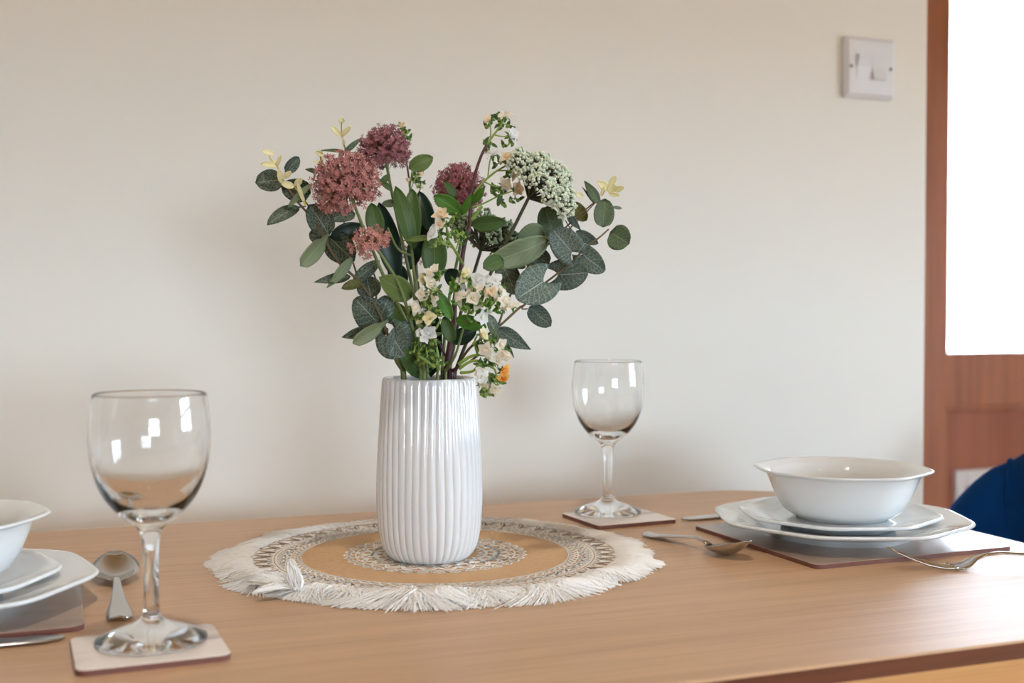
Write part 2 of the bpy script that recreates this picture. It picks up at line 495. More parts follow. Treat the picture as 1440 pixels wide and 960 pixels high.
# door with a glazed upper half
def door():
    root = bpy.data.objects.new('door_1', None); COL.objects.link(root); root['kind'] = 'structure'
    root.location = (2.42, V_DOOR, 0); ORG[root.name] = root.location.copy()
    root['label'] = 'red-brown wooden door with bright glazed upper half and recessed lower panel'
    y0, y1 = V_DOOR - 0.005, V_DOOR + 0.04
    u0, u1, z0, z1 = DGL
    def p(name, m, *b, bev=0.003):
        g = G(); box(g, *b); return g.build(name, m, root, smooth=False, bevel=bev)
    p('stile', M_DOORW, 2.05, u0, y0, y1, 0.01, 2.0)
    p('stile', M_DOORW, u1, 2.79, y0, y1, 0.01, 2.0)
    p('top_rail', M_DOORW, u0, u1, y0+0.001, y1-0.001, z1, 2.0)
    p('middle_rail', M_DOORW, u0, u1, y0+0.001, y1-0.001, 0.712, z0)
    p('bottom_rail', M_DOORW, u0, u1, y0+0.001, y1-0.001, 0.01, 0.18)
    p('lower_panel', M_PANELW, u0, u1, y0+0.018, y1-0.012, 0.18, 0.712, bev=0)
    g = G()
    for a in ((u0, u0+0.012, 0.18, 0.712), (u1-0.012, u1, 0.18, 0.712), (u0+0.012, u1-0.012, 0.70, 0.712), (u0+0.012, u1-0.012, 0.18, 0.192)):
        box(g, a[0], a[1], y0+0.006, y0+0.018, a[2], a[3])
    g.build('panel_moulding', M_DOORW, root, smooth=False, bevel=0.003)
    p('door_pane', M_PANE, u0-0.005, u1+0.005, y0+0.02, y0+0.026, z0-0.005, z1+0.005, bev=0)
    g = G()
    for a in ((u0, u0+0.008, z0, z1), (u1-0.008, u1, z0, z1), (u0+0.008, u1-0.008, z0, z0+0.008), (u0+0.008, u1-0.008, z1-0.008, z1)):
        box(g, a[0], a[1], y0+0.004, y0+0.0195, a[2], a[3])
    g.build('glazing_bead', M_DOORW, root, smooth=False)
    # white framed pet flap low in the panel
    fz0, fz1, fu0, fu1 = 0.30, 0.545, 2.196, 2.42
    g = G(); w = 0.03
    for a in ((fu0, fu0+w, fz0, fz1), (fu1-w, fu1, fz0, fz1), (fu0+w, fu1-w, fz0, fz0+w), (fu0+w, fu1-w, fz1-w*1.4, fz1)):
        box(g, a[0], a[1], y0+0.002, y0+0.018, a[2], a[3])
    f = g.build('flap_frame', M_WHITEPL, root, smooth=False, bevel=0.003, label='white plastic frame low on the door behind the blue chair')
    g = G(); box(g, fu0+w, fu1-w, y0+0.008, y0+0.014, fz0+w, fz1-w*1.4); g.build('flap', plain('tan_flap', (176, 150, 130), 0.3), f, smooth=False)
door()
struct('trim_1', M_DOORW, [(2.02, 2.05, V_DOOR-0.012, V_DOOR+T, 0, 2.04), (2.79, 2.82, V_DOOR-0.012, V_DOOR+T, 0, 2.04), (2.05, 2.79, V_DOOR-0.012, V_DOOR+T, 2.0, 2.04)], bevel=0.003)
struct('baseboard_back', M_WINF, [(U_L+0.01, U_END+0.015, V_WALL-0.015, V_WALL, 0, 0.1)])
struct('baseboard_side', M_WINF, [(U_END, U_END+0.015, V_WALL, V_DOOR, 0, 0.1)])
# outside the glazed door
g = G(); box(g, -30, 30, -30, 30, -0.25, -0.15)
g.build('ground', M_GROUND, smooth=False, kind='structure')

# recessed ceiling spots behind the viewer (they make the small highlights in the glasses)
def downlight(u, v, where, k=1.0):
    r = thing('ceiling_spotlight', (u, v, CEIL), 'round recessed ceiling spotlight ' + where, 'ceiling light', 'recessed ceiling spotlights')
    g = G(); lathe(g, [(.034, 0), (.034, -.004), (.046, -.005), (.048, 0)], (u, v, CEIL), 32); g.build('bezel', M_WHITEPL, r)
    g = G(); lathe(g, [(.0005, -.0035), (.033, -.0035)], (u, v, CEIL), 32)
    m = Mat('warm_lamp'); m.b.inputs['Emission Color'].default_value = (1, .93, .84, 1); m.b.inputs['Emission Strength'].default_value = 60
    g.build('lamp_lens', m.m, r)
    d = bpy.data.lights.new('spot_beam', 'SPOT'); d.energy = SPOT_W * k; d.color = (1, .955, .90); d.spot_size = radians(84); d.spot_blend = .6; d.shadow_soft_size = .05
    o = bpy.data.objects.new('spot_beam', d); COL.objects.link(o); o.parent = r; o.location = (0, 0, -.05)
SPOT_W = 6.5
for u, v, w_ in ((-.7, -.5, 'left of and just behind the viewer'), (.9, -.5, 'right of and just behind the viewer'), (-.7, -1.7, 'left, near the window wall'),
                 (.9, -1.7, 'right, near the window wall'), (.1, .35, 'nearest the dining table')): downlight(u, v, w_, 2.1 if v > 0 else 1.0)

g = G(); box(g, 0.0, 9.0, 4.6, 4.8, -0.15, 3.4)  # wall added outside the door to hide bright sky and dim the table glare
g.build('glare_block_wall', plain('white_render', (236, 238, 244), .9, .02, 4), smooth=False, kind='structure')

# ------------------------------------------------------------------ light switch
def light_switch():
    c = at(1218.5, 97, 1.0); d = c - Vector((0, 0, EYE))
    k = V_WALL / d.y
    c = Vector((0, 0, EYE)) + d * k
    r = thing('light_switch', (c.x, V_WALL, c.z), 'white two-rocker light switch on the cream wall', 'light switch')
    def plate(g, w, h, y0, y1, rr, dx=0, dz=0, inset=0.0):
        o0 = rrect(-w/2, w/2, -h/2, h/2, rr, 5); o1 = rrect(-w/2+inset, w/2-inset, -h/2+inset, h/2-inset, max(rr-inset, .0005), 5)
        n = len(o0)
        vs = [(c.x+dx+x, y0, c.z+dz+z) for x, z in o0] + [(c.x+dx+x, y1, c.z+dz+z) for x, z in o1]
        fs = [(k_, (k_+1) % n, (k_+1) % n + n, k_ + n) for k_ in range(n)] + [tuple(range(n-1, -1, -1)), tuple(range(n, 2*n))]
        g.add(vs, fs)
    g = G(); plate(g, 0.086, 0.086, V_WALL, V_WALL-0.006, 0.005); plate(g, 0.086, 0.086, V_WALL-0.006, V_WALL-0.0105, 0.005, inset=0.006)
    g.build('switch_plate', M_WHITEPL, r, smooth=False)
    for sx, up in ((-1, 1), (1, -1)):
        g = G()
        w, h = 0.0235, 0.034; x0 = c.x + sx*0.0128
        ya, yb = (V_WALL-0.0165, V_WALL-0.0108) if up > 0 else (V_WALL-0.0108, V_WALL-0.0165)
        zs = ((-h/2, yb), (0, V_WALL-0.0118), (h/2, ya))
        vs = []
        for z, y in zs:
            vs += [(x0-w/2, y, c.z+z), (x0+w/2, y, c.z+z), (x0+w/2, V_WALL-0.009, c.z+z), (x0-w/2, V_WALL-0.009, c.z+z)]
        fs = [(0, 3, 2, 1), (8, 9, 10, 11)]
        for i in (0, 4):
            for k_ in range(4): fs.append((i+k_, i+(k_+1) % 4, i+4+(k_+1) % 4, i+4+k_))
        g.add(vs, fs); g.build('rocker', M_WHITEPL, r, smooth=False, bevel=0.001)
    for sx in (-1, 1):
        g = G(); tube(g, [(c.x+sx*0.0335, V_WALL-0.0095, c.z), (c.x+sx*0.0335, V_WALL-0.0115, c.z)], 0.0022, n=12)
        g.build('screw', M_SCREW, r)
light_switch()

# ------------------------------------------------------------------ table
TU0, TU1, TV0, TV1 = -0.25, 0.833, 0.603, 1.24
def table():
    r = thing('dining_table', ((TU0+TU1)/2, (TV0+TV1)/2, 0), 'light oak dining table with rounded corners and brown edge', 'table')
    R = 0.124
    g = G(); slab(g, rrect(TU0, TU1, TV0, TV1, R, 14), TZ-0.0015, rrect(TU0+.001, TU1-.001, TV0+.001, TV1-.001, R-.001, 14), TZ)
    g.build('tabletop', M_OAK, r, smooth=False)
    g = G(); slab(g, rrect(TU0+.003, TU1-.003, TV0+.003, TV1-.003, R-.003, 14), TZ-0.013, rrect(TU0, TU1, TV0, TV1, R, 14), TZ-0.0015, cap1=False)
    g.build('table_edge', M_EDGE, r, smooth=False, label='dark brown edge of the tabletop')
    g = G(); i = 0.006
    slab(g, rrect(TU0+i, TU1-i, TV0+i, TV1-i, R-i, 14), TZ-0.085, rrect(TU0+i, TU1-i, TV0+i, TV1-i, R-i, 14), TZ-0.013)
    g.build('apron', M_APRON, r, smooth=False)
    for u in (TU0+0.07, TU1-0.07):
        for v in (TV0+0.07, TV1-0.07):
            g = G(); vs = [(u-.025, u+.025, v-.025, v+.025)]
            box(g, u-.028, u+.028, v-.028, v+.028, 0, TZ-0.085)
            for k in range(4): g.v[k] = Vector((u + (g.v[k].x-u)*.7, v + (g.v[k].y-v)*.7, 0))
            g.build('leg', M_APRON, r, smooth=False, bevel=0.004)
table()

# ------------------------------------------------------------------ blue velvet chair
def chair():
    cu, cv = 0.87, 0.98
    r = thing('tub_chair', (cu, cv, 0), 'dark blue velvet tub chair at the right end of the table', 'chair')
    g = G()
    R0, R1 = 0.235, 0.30
    N = 48
    def ztop(a):
        x = abs(a)
        pts = [(0, .835), (20, .825), (30, .806), (38, .785), (44, .762), (50, .728), (56, .68), (64, .64), (85, .61), (100, .60)]
        for (a0, z0), (a1, z1) in zip(pts, pts[1:]):
            if x <= a1: return z0 + (z1-z0)*(x-a0)/(a1-a0)
        return .60
    vs = []; ring = 14
    for i in range(N + 1):
        a = -100 + 200*i/N; ar = radians(a); zt = ztop(a); zb = 0.44
        seam = 0.016 * math.exp(-(((abs(a) % 24) - 12)/2.0)**2)
        d = Vector((cos(ar), sin(ar), 0))
        rm, th = (R0+R1)/2, (R1-R0)/2
        sec = []
        flare = 1.0
        for (s, zz) in ((-1, 0), (-1, .25), (-1, .5), (-1, .75), (-.97, .9), (-.75, .97), (-.3, 1.0), (.3, 1.0), (.75, .97), (.97, .9), (1, .75), (1, .5), (1, .25), (.9, 0)):
            rr = rm + s*(th - seam) + 0.02*zz
            sec.append(Vector((cu, cv, 0)) + d*rr + UP*(zb + (zt - zb)*zz - (seam if abs(s) < .9 and zz > .9 else 0)))
        vs += sec
    fs = []
    for i in range(N):
        for k in range(ring):
            a, b = i*ring+k, i*ring+(k+1) % ring
            fs.append((a, b, b+ring, a+ring))
    fs.append(tuple(range(ring))); fs.append(tuple(N*ring + k for k in range(ring-1, -1, -1)))
    g.add(vs, fs); g.build('backrest', M_VELVET, r, sub=1)
    for a_ in (-39, 39):
        i_ = round((a_ + 100)/200*N); pt = vs[i_*ring:(i_+1)*ring]; ctr = sum(pt, Vector())/ring
        g = G(); tube(g, smooth_path([p + (p-ctr).normalized()*.0005 for p in pt], 3), .0035, n=8); g.build('seam', M_VELVET, r)
    g = G(); lathe(g, [(.05, .40), (.17, .40), (.182, .415), (.182, .47), (.165, .492), (.05, .50)], (cu, cv, 0), 40)
    g.build('seat', M_VELVET, r)
    for a in (45, 135, 225, 315):
        d = Vector((cos(radians(a)), sin(radians(a)), 0))
        g = G(); tube(g, [Vector((cu, cv, .40)) + d*.16, Vector((cu, cv, 0)) + d*.25], .014, .009, 12); g.build('leg', M_BLACK, r)
chair()

# ------------------------------------------------------------------ placemats, coasters
def board(name, c, ang, w, h, th, rr, top, label, cat, group):
    g = G()
    r = thing(name, (c[0], c[1], TZ), label, cat, group)
    def tr(o): return [(c[0] + x*cos(ang) - y*sin(ang), c[1] + x*sin(ang) + y*cos(ang)) for x, y in o]
    e = tr(rrect(-w/2, w/2, -h/2, h/2, rr, 5))
    slab(g, e, TZ, e, TZ+th-0.0004)
    g.build('board', M_BOARD, r, smooth=False)
    g = G(); e1 = tr(rrect(-w/2+.0006, w/2-.0006, -h/2+.0006, h/2-.0006, rr, 5))
    slab(g, e, TZ+th-0.0004, e1, TZ+th); g.build('printed_top', top, r, smooth=False)
    return r
RP = (0.689, 0.930)      # right place setting centre
LP = (-0.088, 0.943)
board('placemat', RP, radians(1.0), 0.210, 0.198, 0.004, 0.006, M_MATTOP, 'taupe glossy placemat under the plates at right', 'placemat', 'placemats')
board('placemat', LP, 0, 0.210, 0.200, 0.004, 0.010, M_MATTOP, 'brown glossy placemat under the plates at far left', 'placemat', 'placemats')
def uvof(X, Y): p = cw(X, Y, 0); return (p.x, p.y)
board('coaster', uvof(-0.2275, 0.7455), radians(1.8), 0.090, 0.079, 0.0042, 0.007, M_COASTOP, 'greige coaster under the wine glass in the left foreground', 'coaster', 'coasters')
board('coaster', uvof(0.1085, 1.2185), radians(3.5), 0.090, 0.081, 0.0042, 0.004, M_COASTOP, 'greige coaster under the wine glass behind, right of the vase', 'coaster', 'coasters')

# ------------------------------------------------------------------ crockery
def octa(rot, k=0.9):
    """rounded octagon radius factor, corners at rot + n*45 deg"""
    def f(a):
        x = ((a - rot + pi/8) % (pi/4)) - pi/8           # 0 at a corner
        edge = cos(pi/8) / cos(pi/8 - abs(x))             # straight-sided octagon, 1 at corner
        r = min(edge, 0.982)                             # clipped corners
        return r
    return lambda a: .965*(1-k) + k*sum(f(a + d) for d in (-.10, -.05, 0, .05, .10)) / 5
def dinner(name, c, z, R, h, rot, label, cat, group, foot=0.5, bead=True):
    r = thing(name, (c[0], c[1], z), label, cat, group)
    g = G(); fR = R*foot
    prof = [(fR*0.93, 0.002, .6), (fR*0.96, 0, .6), (fR, 0, .8), (fR*1.02, .0058, .8), (R*.63, .0068, .8), (R*.74, h*.56, .9), (R*.86, h*.76, 1), (R*.985, h-.003, 1),
            (R, h-.0016, 1), (R*1.0, h-.0004, 1), (R*.985, h+.0003, 1), (R*.965, h-.0004, 1), (R*.95, h-.0012, 1), (R*.82, h*.84, 1), (R*.72, h*.70, .9), (R*.66, h*.45+.0022, .8), (R*.60, .0086, .6), (R*.3, .0076, .3), (0.0005, .0074, 0)]
    prof = [(0.0005, .002, 0)] + prof
    lathe(g, prof, (c[0], c[1], z), 128, octa(rot))
    g.build('plate_body', M_GLAZE, r)
    return r
def bowl(c, z, R, h, rot, label):
    r = thing('bowl', (c[0], c[1], z), label, 'bowl', 'white bowls on the plate stacks')
    g = G()
    prof = [(.0005, .002, 0), (R*.44, .002, 0), (R*.455, 0, 0), (R*.49, 0, 0), (R*.51, .002, 0), (R*.56, .004, .1), (R*.66, h*.20, .3), (R*.74, h*.42, .6), (R*.81, h*.68, .8), (R*.86, h*.86, 1), (R*.93, h*.925, 1), (R*.99, h*.96, 1),
            (R, h*.985, 1), (R*.985, h, 1), (R*.95, h*.985, 1), (R*.87, h*.93, 1), (R*.82, h*.88, 1), (R*.765, h*.68, .8), (R*.70, h*.42, .6), (R*.61, h*.22, .3), (R*.50, h*.13, 0), (.0005, h*.12, 0)]
    lathe(g, prof, (c[0], c[1], z), 128, octa(rot, .6))
    g.build('bowl_body', M_GLAZE, r)
z0 = TZ + 0.004
for c, rot, side in ((RP, radians(0), 'at right'), (LP, radians(-10), 'at the far left edge')):
    dx = (-.004, .003) if side == 'at right' else (0, 0)
    cc = (c[0] + dx[0], c[1] + dx[1])
    dinner('dinner_plate', cc, z0, .1215, .0188, rot, 'large white octagonal dinner plate on the placemat ' + side, 'plate', 'large dinner plates', .54)
    dinner('side_plate', (cc[0]-.001, cc[1]+.002), z0+.0084, .0955, .0140, rot + radians(4), 'smaller white octagonal plate stacked on the dinner plate ' + side, 'plate', 'small side plates', .55)
    bowl((cc[0]+.003, cc[1]+.002), z0+.0160, .0845, .0475, rot + radians(3), 'white octagonal-rimmed bowl on the plate stack ' + side)

# ------------------------------------------------------------------ cutlery
def ribbon(g, stations, frame, th):
    """stations: (along, halfwidth, z, sag) swept sheet with thickness; frame maps (x, y, z)"""
    S_ = 8; top = []; 
    n = len(stations)
    vs = []
    for side in (0, 1):
        for (x, w, z, sag) in stations:
            for k in range(S_ + 1):
                s = -1 + 2*k/S_
                zz = z - sag*(1 - s*s) + (th*(1 - 0.6*s*s) if side else 0)
                vs.append(frame(x, s*w, zz))
    fs = []; q = S_ + 1; off = n*q
    for i in range(n-1):
        for k in range(S_):
            a = i*q + k
            fs.append((a, a+q, a+q+1, a+1)); fs.append((a+off, a+1+off, a+q+1+off, a+q+off))
        fs.append((i*q, i*q+off, (i+1)*q+off, (i+1)*q)); a = i*q + S_
        fs.append((a, a+q, a+q+off, a+off))
    for k in range(S_):
        fs.append((k, k+1, k+1+off, k+off)); a = (n-1)*q + k; fs.append((a, a+off, a+1+off, a+1))
    g.add(vs, fs)
def framer(p0, ang, z):
    d = Vector((cos(ang), sin(ang), 0)); e = Vector((-sin(ang), cos(ang), 0))
    return lambda x, y, zz: Vector(p0) + d*x + e*y + UP*(z + zz)
def spoon(p0, p1, Ls, bw, label, tip):
    """p0 handle end, pointing to p1 (room plan)"""
    ang = math.atan2(p1[1]-p0[1], p1[0]-p0[0])
    r = thing('spoon', (p0[0], p0[1], TZ), label, 'spoon', 'dessert spoons above the plates')
    fr = framer((p0[0], p0[1], 0), ang, TZ)
    BL = bw*1.55; hl = Ls - BL
    st = [(0, .003, .0025, 0), (.002, .0065, .002, 0), (.006, .0085, .0018, 0), (.02, .0086, .0022, 0), (hl*.35, .0058, .0042, 0), (hl*.6, .0036, .007, 0), (hl*.8, .0026, .0095, 0), (hl*.93, .0028, .0082, 0), (hl, .0035, .0062, 0)]
    g = G(); ribbon(g, st, fr, .0022); g.build('handle', M_STEEL, r)
    g = G(); st = []
    for i in range(15):
        t = i/14; w = bw/2*(sin(pi*min(1, max(0, (t*.94+.035))))**.55) * (1.06 - .22*t) * 1.02
        rim = .0062 + (tip - .0062)*t**1.3
        st.append((hl - .001 + BL*t, max(w, .001), rim, min(w*.62, (rim-.0008)*(1 if t < .8 else .9)) * sin(pi*min(1, t*.9+.06))**.5))
    ribbon(g, st, fr, .0011); g.build('spoon_bowl', M_STEEL, r)
spoon(uvof(-.2690, .8165), uvof(-.3300, .990), .170, .0375, 'steel spoon beside the left plates, handle towards the viewer', .017)
spoon(uvof(.1270, 1.1330), uvof(.2000, 1.015), .142, .033, 'steel spoon left of the right placemat, bowl towards the viewer', .018)
def knife(p, ang, label):
    r = thing('table_knife', (p[0], p[1], TZ), label, 'knife', 'table knives')
    fr = framer((p[0], p[1], 0), ang, TZ)
    g = G(); ribbon(g, [(0, .002, .0012, 0), (.004, .006, .0012, 0), (.012, .009, .0014, 0), (.05, .0095, .002, 0), (.10, .0085, .003, 0), (.112, .005, .0035, 0)], fr, .0014)
    g.build('blade', M_STEEL, r)
    g = G(); ribbon(g, [(.111, .0045, .0025, 0), (.12, .0045, .002, 0), (.16, .0055, .001, 0), (.195, .008, .0005, 0), (.203, .007, .0005, 0), (.206, .003, .001, 0)], fr, .005)
    g.build('handle', M_STEEL, r)
# left knife lies in front of the left placemat, its tip at the placemat's corner
kp = at(91, 902, .7755); knife((kp.x, kp.y), pi + radians(1.5), 'steel knife in front of the left placemat')
kp = at(959, 732, 1.215); knife((kp.x, kp.y), radians(0), 'steel knife behind the right placemat')
def fork(p, ang, label):
    r = thing('table_fork', (p[0], p[1], TZ), label, 'fork')
    fr = framer((p[0], p[1], 0), ang, TZ)   # x = 0 at tine tips
    g = G()
    ribbon(g, [(.050, .0105, .0016, 0), (.058, .011, .0018, .0005), (.064, .0085, .0040, 0), (.070, .0050, .0080, 0), (.078, .0030, .0108, 0), (.09, .0027, .0122, 0), (.13, .0042, .0102, 0), (.165, .0066, .0058, 0), (.182, .0078, .003, 0), (.19, .006, .0024, 0), (.192, .003, .0024, 0)], fr, .0022)
    g.build('handle', M_STEEL, r)
    for k in range(4):
        y = (-1.5 + k)*.0062
        g = G(); pts = [fr(.052, y*.97, .0026), fr(.04, y, .0028), fr(.025, y, .0062), (fr(.012, y, .0112)), fr(0, y, .0165)]
        tube(g, smooth_path(pts, 4), .0013, .0007, 6); g.build('tine', M_STEEL, r)
fp = at(1254, 771, .985); fork((fp.x, fp.y), -YAW + radians(2), 'steel fork in front of the right plates, tines on the placemat')

# ------------------------------------------------------------------ wine glasses
def wine_glass(X, Y, label):
    p = uvof(X, Y)
    r = thing('wine_glass', (p[0], p[1], TZ+.0042), label, 'wine glass', 'stemmed wine glasses')
    c = (p[0], p[1], TZ+.0043)
    g = G()
    outer = [(.0005, .0005), (.028, .0005), (.0325, .0), (.0343, .0010), (.0345, .0020), (.0325, .0038), (.023, .0078), (.013, .0112), (.0082, .0140), (.0060, .0172), (.0051, .022), (.0047, .036), (.0050, .055), (.0058, .066), (.0072, .0705),
             (.0095, .0735), (.0135, .0765), (.0185, .0805), (.0245, .087), (.0300, .0955), (.0340, .1060), (.0362, .116), (.0373, .127), (.0370, .138), (.0360, .148), (.0350, .1555), (.0347, .1572)]
    inner = [(.0339, .1575), (.0335, .1565), (.0346, .148), (.0356, .138), (.0358, .127), (.0346, .116), (.0321, .1062), (.0276, .0970), (.0213, .0893), (.0138, .0840), (.0064, .0812), (.0005, .0806)]
    # finer profile
    def refine(pr, n=3):
        v = smooth_path([(a, b, 0) for a, b in pr], n); return [(max(.0004, q.x), q.y) for q in v]
    prof = refine(outer) + refine(inner)
    n = 72
    vs = []; fs = []
    for (rr, z) in prof:
        k_ = max(0, min(1, (z-.013)/.006)) * max(0, min(1, (.068-z)/.006)) if rr < .008 else 0
        for k in range(n):
            a = 2*pi*k/n
            f = 1 - .10*k_*(1 - cos(((a+.2) % (pi/3)) - pi/6)/1.0)*6
            vs.append(Vector(c) + Vector((rr*f*cos(a), rr*f*sin(a), z)))
    m = len(prof)
    for i in range(m-1):
        for k in range(n):
            a, b = i*n+k, i*n+(k+1) % n; fs.append((a, b, b+n, a+n))
    fs.append(tuple(range(n-1, -1, -1))); fs.append(tuple((m-1)*n + k for k in range(n)))
    g.add(vs, fs)
    g.build('glass_body', M_GLASS, r)
wine_glass(-.2285, .7545, 'empty wine glass on the coaster in the left foreground')
wine_glass(.0990, 1.2350, 'empty wine glass on the coaster behind, right of the vase')

# ------------------------------------------------------------------ round fringed mat
MC = cw(-.0665, 1.038, 0); MC = (MC.x, MC.y)
rnd = random.Random(7)
VC = cw(-.0705, 1.020, 0)
def fringed_mat():
    r = thing('round_table_mat', (MC[0], MC[1], TZ), 'round burlap mat with white printed pattern and cotton fringe under the vase', 'table mat')
    zt = TZ + .0022
    C = Vector((MC[0], MC[1], 0))
    g = G(); lathe(g, [(.0005, .0002), (.1595, .0002), (.160, .001), (.1595, .0022), (.0005, .0022)], (MC[0], MC[1], TZ), 96)
    g.build('burlap_disc', M_BURLAP, r, smooth=False)
    g = G()
    def pp(rr, a, h=.0003): return C + Vector((rr*cos(a), rr*sin(a), zt + h))
    def poly(fn, N, w, h=.0003, closed=True):
        """flat line of width w following fn(i/N) -> (radius, angle)"""
        P_ = [fn(i/N) for i in range(N + (0 if closed else 1))]
        pts = [pp(a, b, h) for a, b in P_]; m = len(pts); vs = []
        for i, p in enumerate(pts):
            q0 = pts[i-1] if closed or i else pts[i]; q1 = pts[(i+1) % m] if closed or i < m-1 else pts[i]
            d = (q1-q0); d.z = 0; d.normalize(); e = Vector((-d.y, d.x, 0))*w*.72
            vs += [p+e, p-e]
        fs = [(2*i, 2*i+1, (2*i+3) % (2*m), (2*i+2) % (2*m)) for i in range(m if closed else m-1)]
        g.add(vs, fs)
    def ring(R, w, h=.0003): poly(lambda t: (R, 2*pi*t), 160, w, h)
    def wave(R, amp, k, w, ph=0, sharp=False, h=.0003):
        poly(lambda t: (R + amp*((2/pi*math.asin(sin(k*2*pi*t+ph))) if sharp else sin(k*2*pi*t+ph)), 2*pi*t), k*10, w, h)
    def scal(R, amp, k, w, ph=0, h=.0003):
        poly(lambda t: (R + amp*abs(sin(k*pi*t+ph)), 2*pi*t), k*12, w, h)
    # inner mandala
    scal(.0735, .0055, 36, .0013); scal(.0705, .0045, 36, .0012, pi/2); ring(.0690, .0010)
    scal(.0600, .0075, 24, .0014); scal(.0570, .0070, 24, .0012); wave(.0560, .003, 36, .0012, 0, True)
    scal(.0480, .0070, 24, .0015, pi/2); scal(.0450, .007, 24, .0012, pi/2); ring(.0440, .002); wave(.0405, .003, 24, .0015)
    scal(.0520, .004, 48, .0010)
    for k in range(72):
        a = 2*pi*k/72; poly(lambda t: (.0755 + .0012*cos(2*pi*t), a + .0012/.0755*sin(2*pi*t)), 8, .0007)
    # middle bands
    wave(.1170, .0011, 80, .0012); wave(.1170, .0011, 80, .0012, pi)
    wave(.1212, .0018, 90, .0013, 0, True); ring(.1240, .0008)
    wave(.1270, .0022, 60, .0016, 0, True); wave(.1283, .0022, 60, .0013, 0, True); ring(.1315, .0030); wave(.1342, .0014, 120, .0012, 0, True); ring(.1365, .0014)
    # outer band: white ground
    lo, hi = .1385, .1570
    N = 120; vs = []
    for i in range(N):
        a = 2*pi*i/N; vs += [pp(lo, a, .0002), pp(hi, a, .0002)]
    g.add(vs, [(2*i, (2*i+2) % (2*N), (2*i+3) % (2*N), 2*i+1) for i in range(N)])
    ring(.1582, .0012)
    g.build('printed_pattern', M_PRINT, r, smooth=False, kind='stuff')
    g = G()
    K = 48
    for k in range(K):
        a = 2*pi*k/K; da = pi/K
        for s in (-1, 1):
            for q, (r0, r1, f0, f1) in enumerate(((.1400, .1560, .05, .55), (.1400, .1535, .05, .30), (.1435, .1562, .42, .86), (.1395, .1440, .55, .95))):
                poly(lambda t: (r0 + (r1-r0)*t, a + s*da*(f0 + (f1-f0)*t**1.6)), 4, .0008, .0004, False)
        poly(lambda t: (.1475 + .0015*cos(2*pi*t), a + .0015/.1475*sin(2*pi*t)), 6, .0006, .0004)
    K = 100
    for k in range(K):
        a = 2*pi*k/K; poly(lambda t: (.1577, a + .035*t), 2, .0010, .0006, False)
        poly(lambda t: (.1315, a + .022*t), 2, .0010, .0005, False)
    g.build('pattern_gaps', M_BRPRINT, r, smooth=False, kind='stuff')
    # fringe
    toward = math.atan2(-CF.y, -CF.x)
    def front(a):
        d = (a - toward + pi) % (2*pi) - pi
        return max(0.0, 1 - abs(d)/radians(82))**0.6 if abs(d) < radians(82) else 0.0
    def lump(a, f, ph): return 0.5 + 0.5*sin(a*f + ph + 1.3*sin(a*f*.37 + ph))
    def outr(a):
        return .1885 + .0035*sin(a*9+1) + .003*sin(a*23+2) + .002*sin(a*41) - front(a)*(.0015 + .006*lump(a, 17, 2)*lump(a, 29, 0))
    def ht(a, t):
        f = front(a)
        base = .0022*(1-t) + .0004 + .0016*sin(pi*t)
        puff = f*(.0022 + .0040*lump(a, 13, .4)*(.4 + .6*lump(a, 31, 1)))*sin(pi*min(1, t*.92+.08))**.7
        return base + puff
    g = G()
    N, Mr = 620, 9; vs = []
    for i in range(N):
        a = 2*pi*i/N; f = front(a)
        r_in = .1575 - f*(.003 + .006*lump(a, 11, .7))
        for j in range(Mr):
            t = j/(Mr-1); rr = r_in + (outr(a) - .004 - r_in)*t
            zz = ht(a, t) + .0006*sin(a*310) + .0004*rnd.uniform(-1, 1)
            if j == 0: zz = .0025
            if j == Mr-1: zz = .0004
            vs.append(C + Vector((rr*cos(a), rr*sin(a), TZ + max(.0003, zz))))
    fs = []
    for i in range(N):
        for j in range(Mr-1):
            a = i*Mr+j; b = ((i+1) % N)*Mr+j; fs.append((a, a+1, b+1, b))
    g.add(vs, fs)
    for i in range(6500):
        a = rnd.uniform(0, 2*pi); f = front(a)
        r_in = .1575 - f*(.003 + .006*lump(a, 11, .7)) + rnd.uniform(-.001, .003)
        ro = outr(a) + rnd.gauss(0, .0018)
        t0 = rnd.choice((0, 0, .3, .5)); sw = rnd.gauss(0, .03 + .06*f) + .10*f*sin(a*19); pts = []
        lift = rnd.uniform(.0004, .0016)*(1 + 1.2*f); cw_ = rnd.uniform(-.012, .012)*(1+f)
        for j in range(6):
            t = t0 + (1-t0)*j/5
            rr = r_in + (ro-r_in)*t; aa = a + sw*t*t + cw_*sin(pi*t*1.6)
            z = ht(a, min(1, t)) + lift*sin(pi*min(1, t+.15)) + (0 if t < .98 else -.0002)
            pts.append(C + Vector((rr*cos(aa), rr*sin(aa), TZ + max(.0006, z))))
        tube(g, pts, .00062, .00040, 3, False)
    g.build('fringe', M_COTTON, r, kind='stuff')
    # stray tassels standing out of the fringe at the front left
    def tuft(base, tip, wid, n, seed, up=.0):
        q = random.Random(seed); g = G(); a, b = Vector(base), Vector(tip)
        d = b - a
        for i in range(n):
            o, o2 = q.gauss(0, .5), q.gauss(0, .5); L_ = q.uniform(.45, 1.05); pts = []; k1 = q.uniform(-1, 1); k2 = q.uniform(0, 6)
            for j in range(7):
                t = j/6
                w = wid*(.35 + 1.1*sin(pi*min(1, t*.8+.12)))
                pts.append(a + d*t*L_ + CR*(o*w + .0007*sin(k2+t*9)) + UP*(up*sin(pi*t) + o2*w*.3*(1 if up else 0) + .0005*k1*t) + CF*o2*w)
            for p in pts: p.z = max(p.z, TZ + .001)
            tube(g, pts, .00055, .00035, 3, False)
        g.build('tassel', M_COTTON, r, kind='stuff')
    tuft(at(418, 828, .885), at(408, 788, .892), .0040, 170, 3)
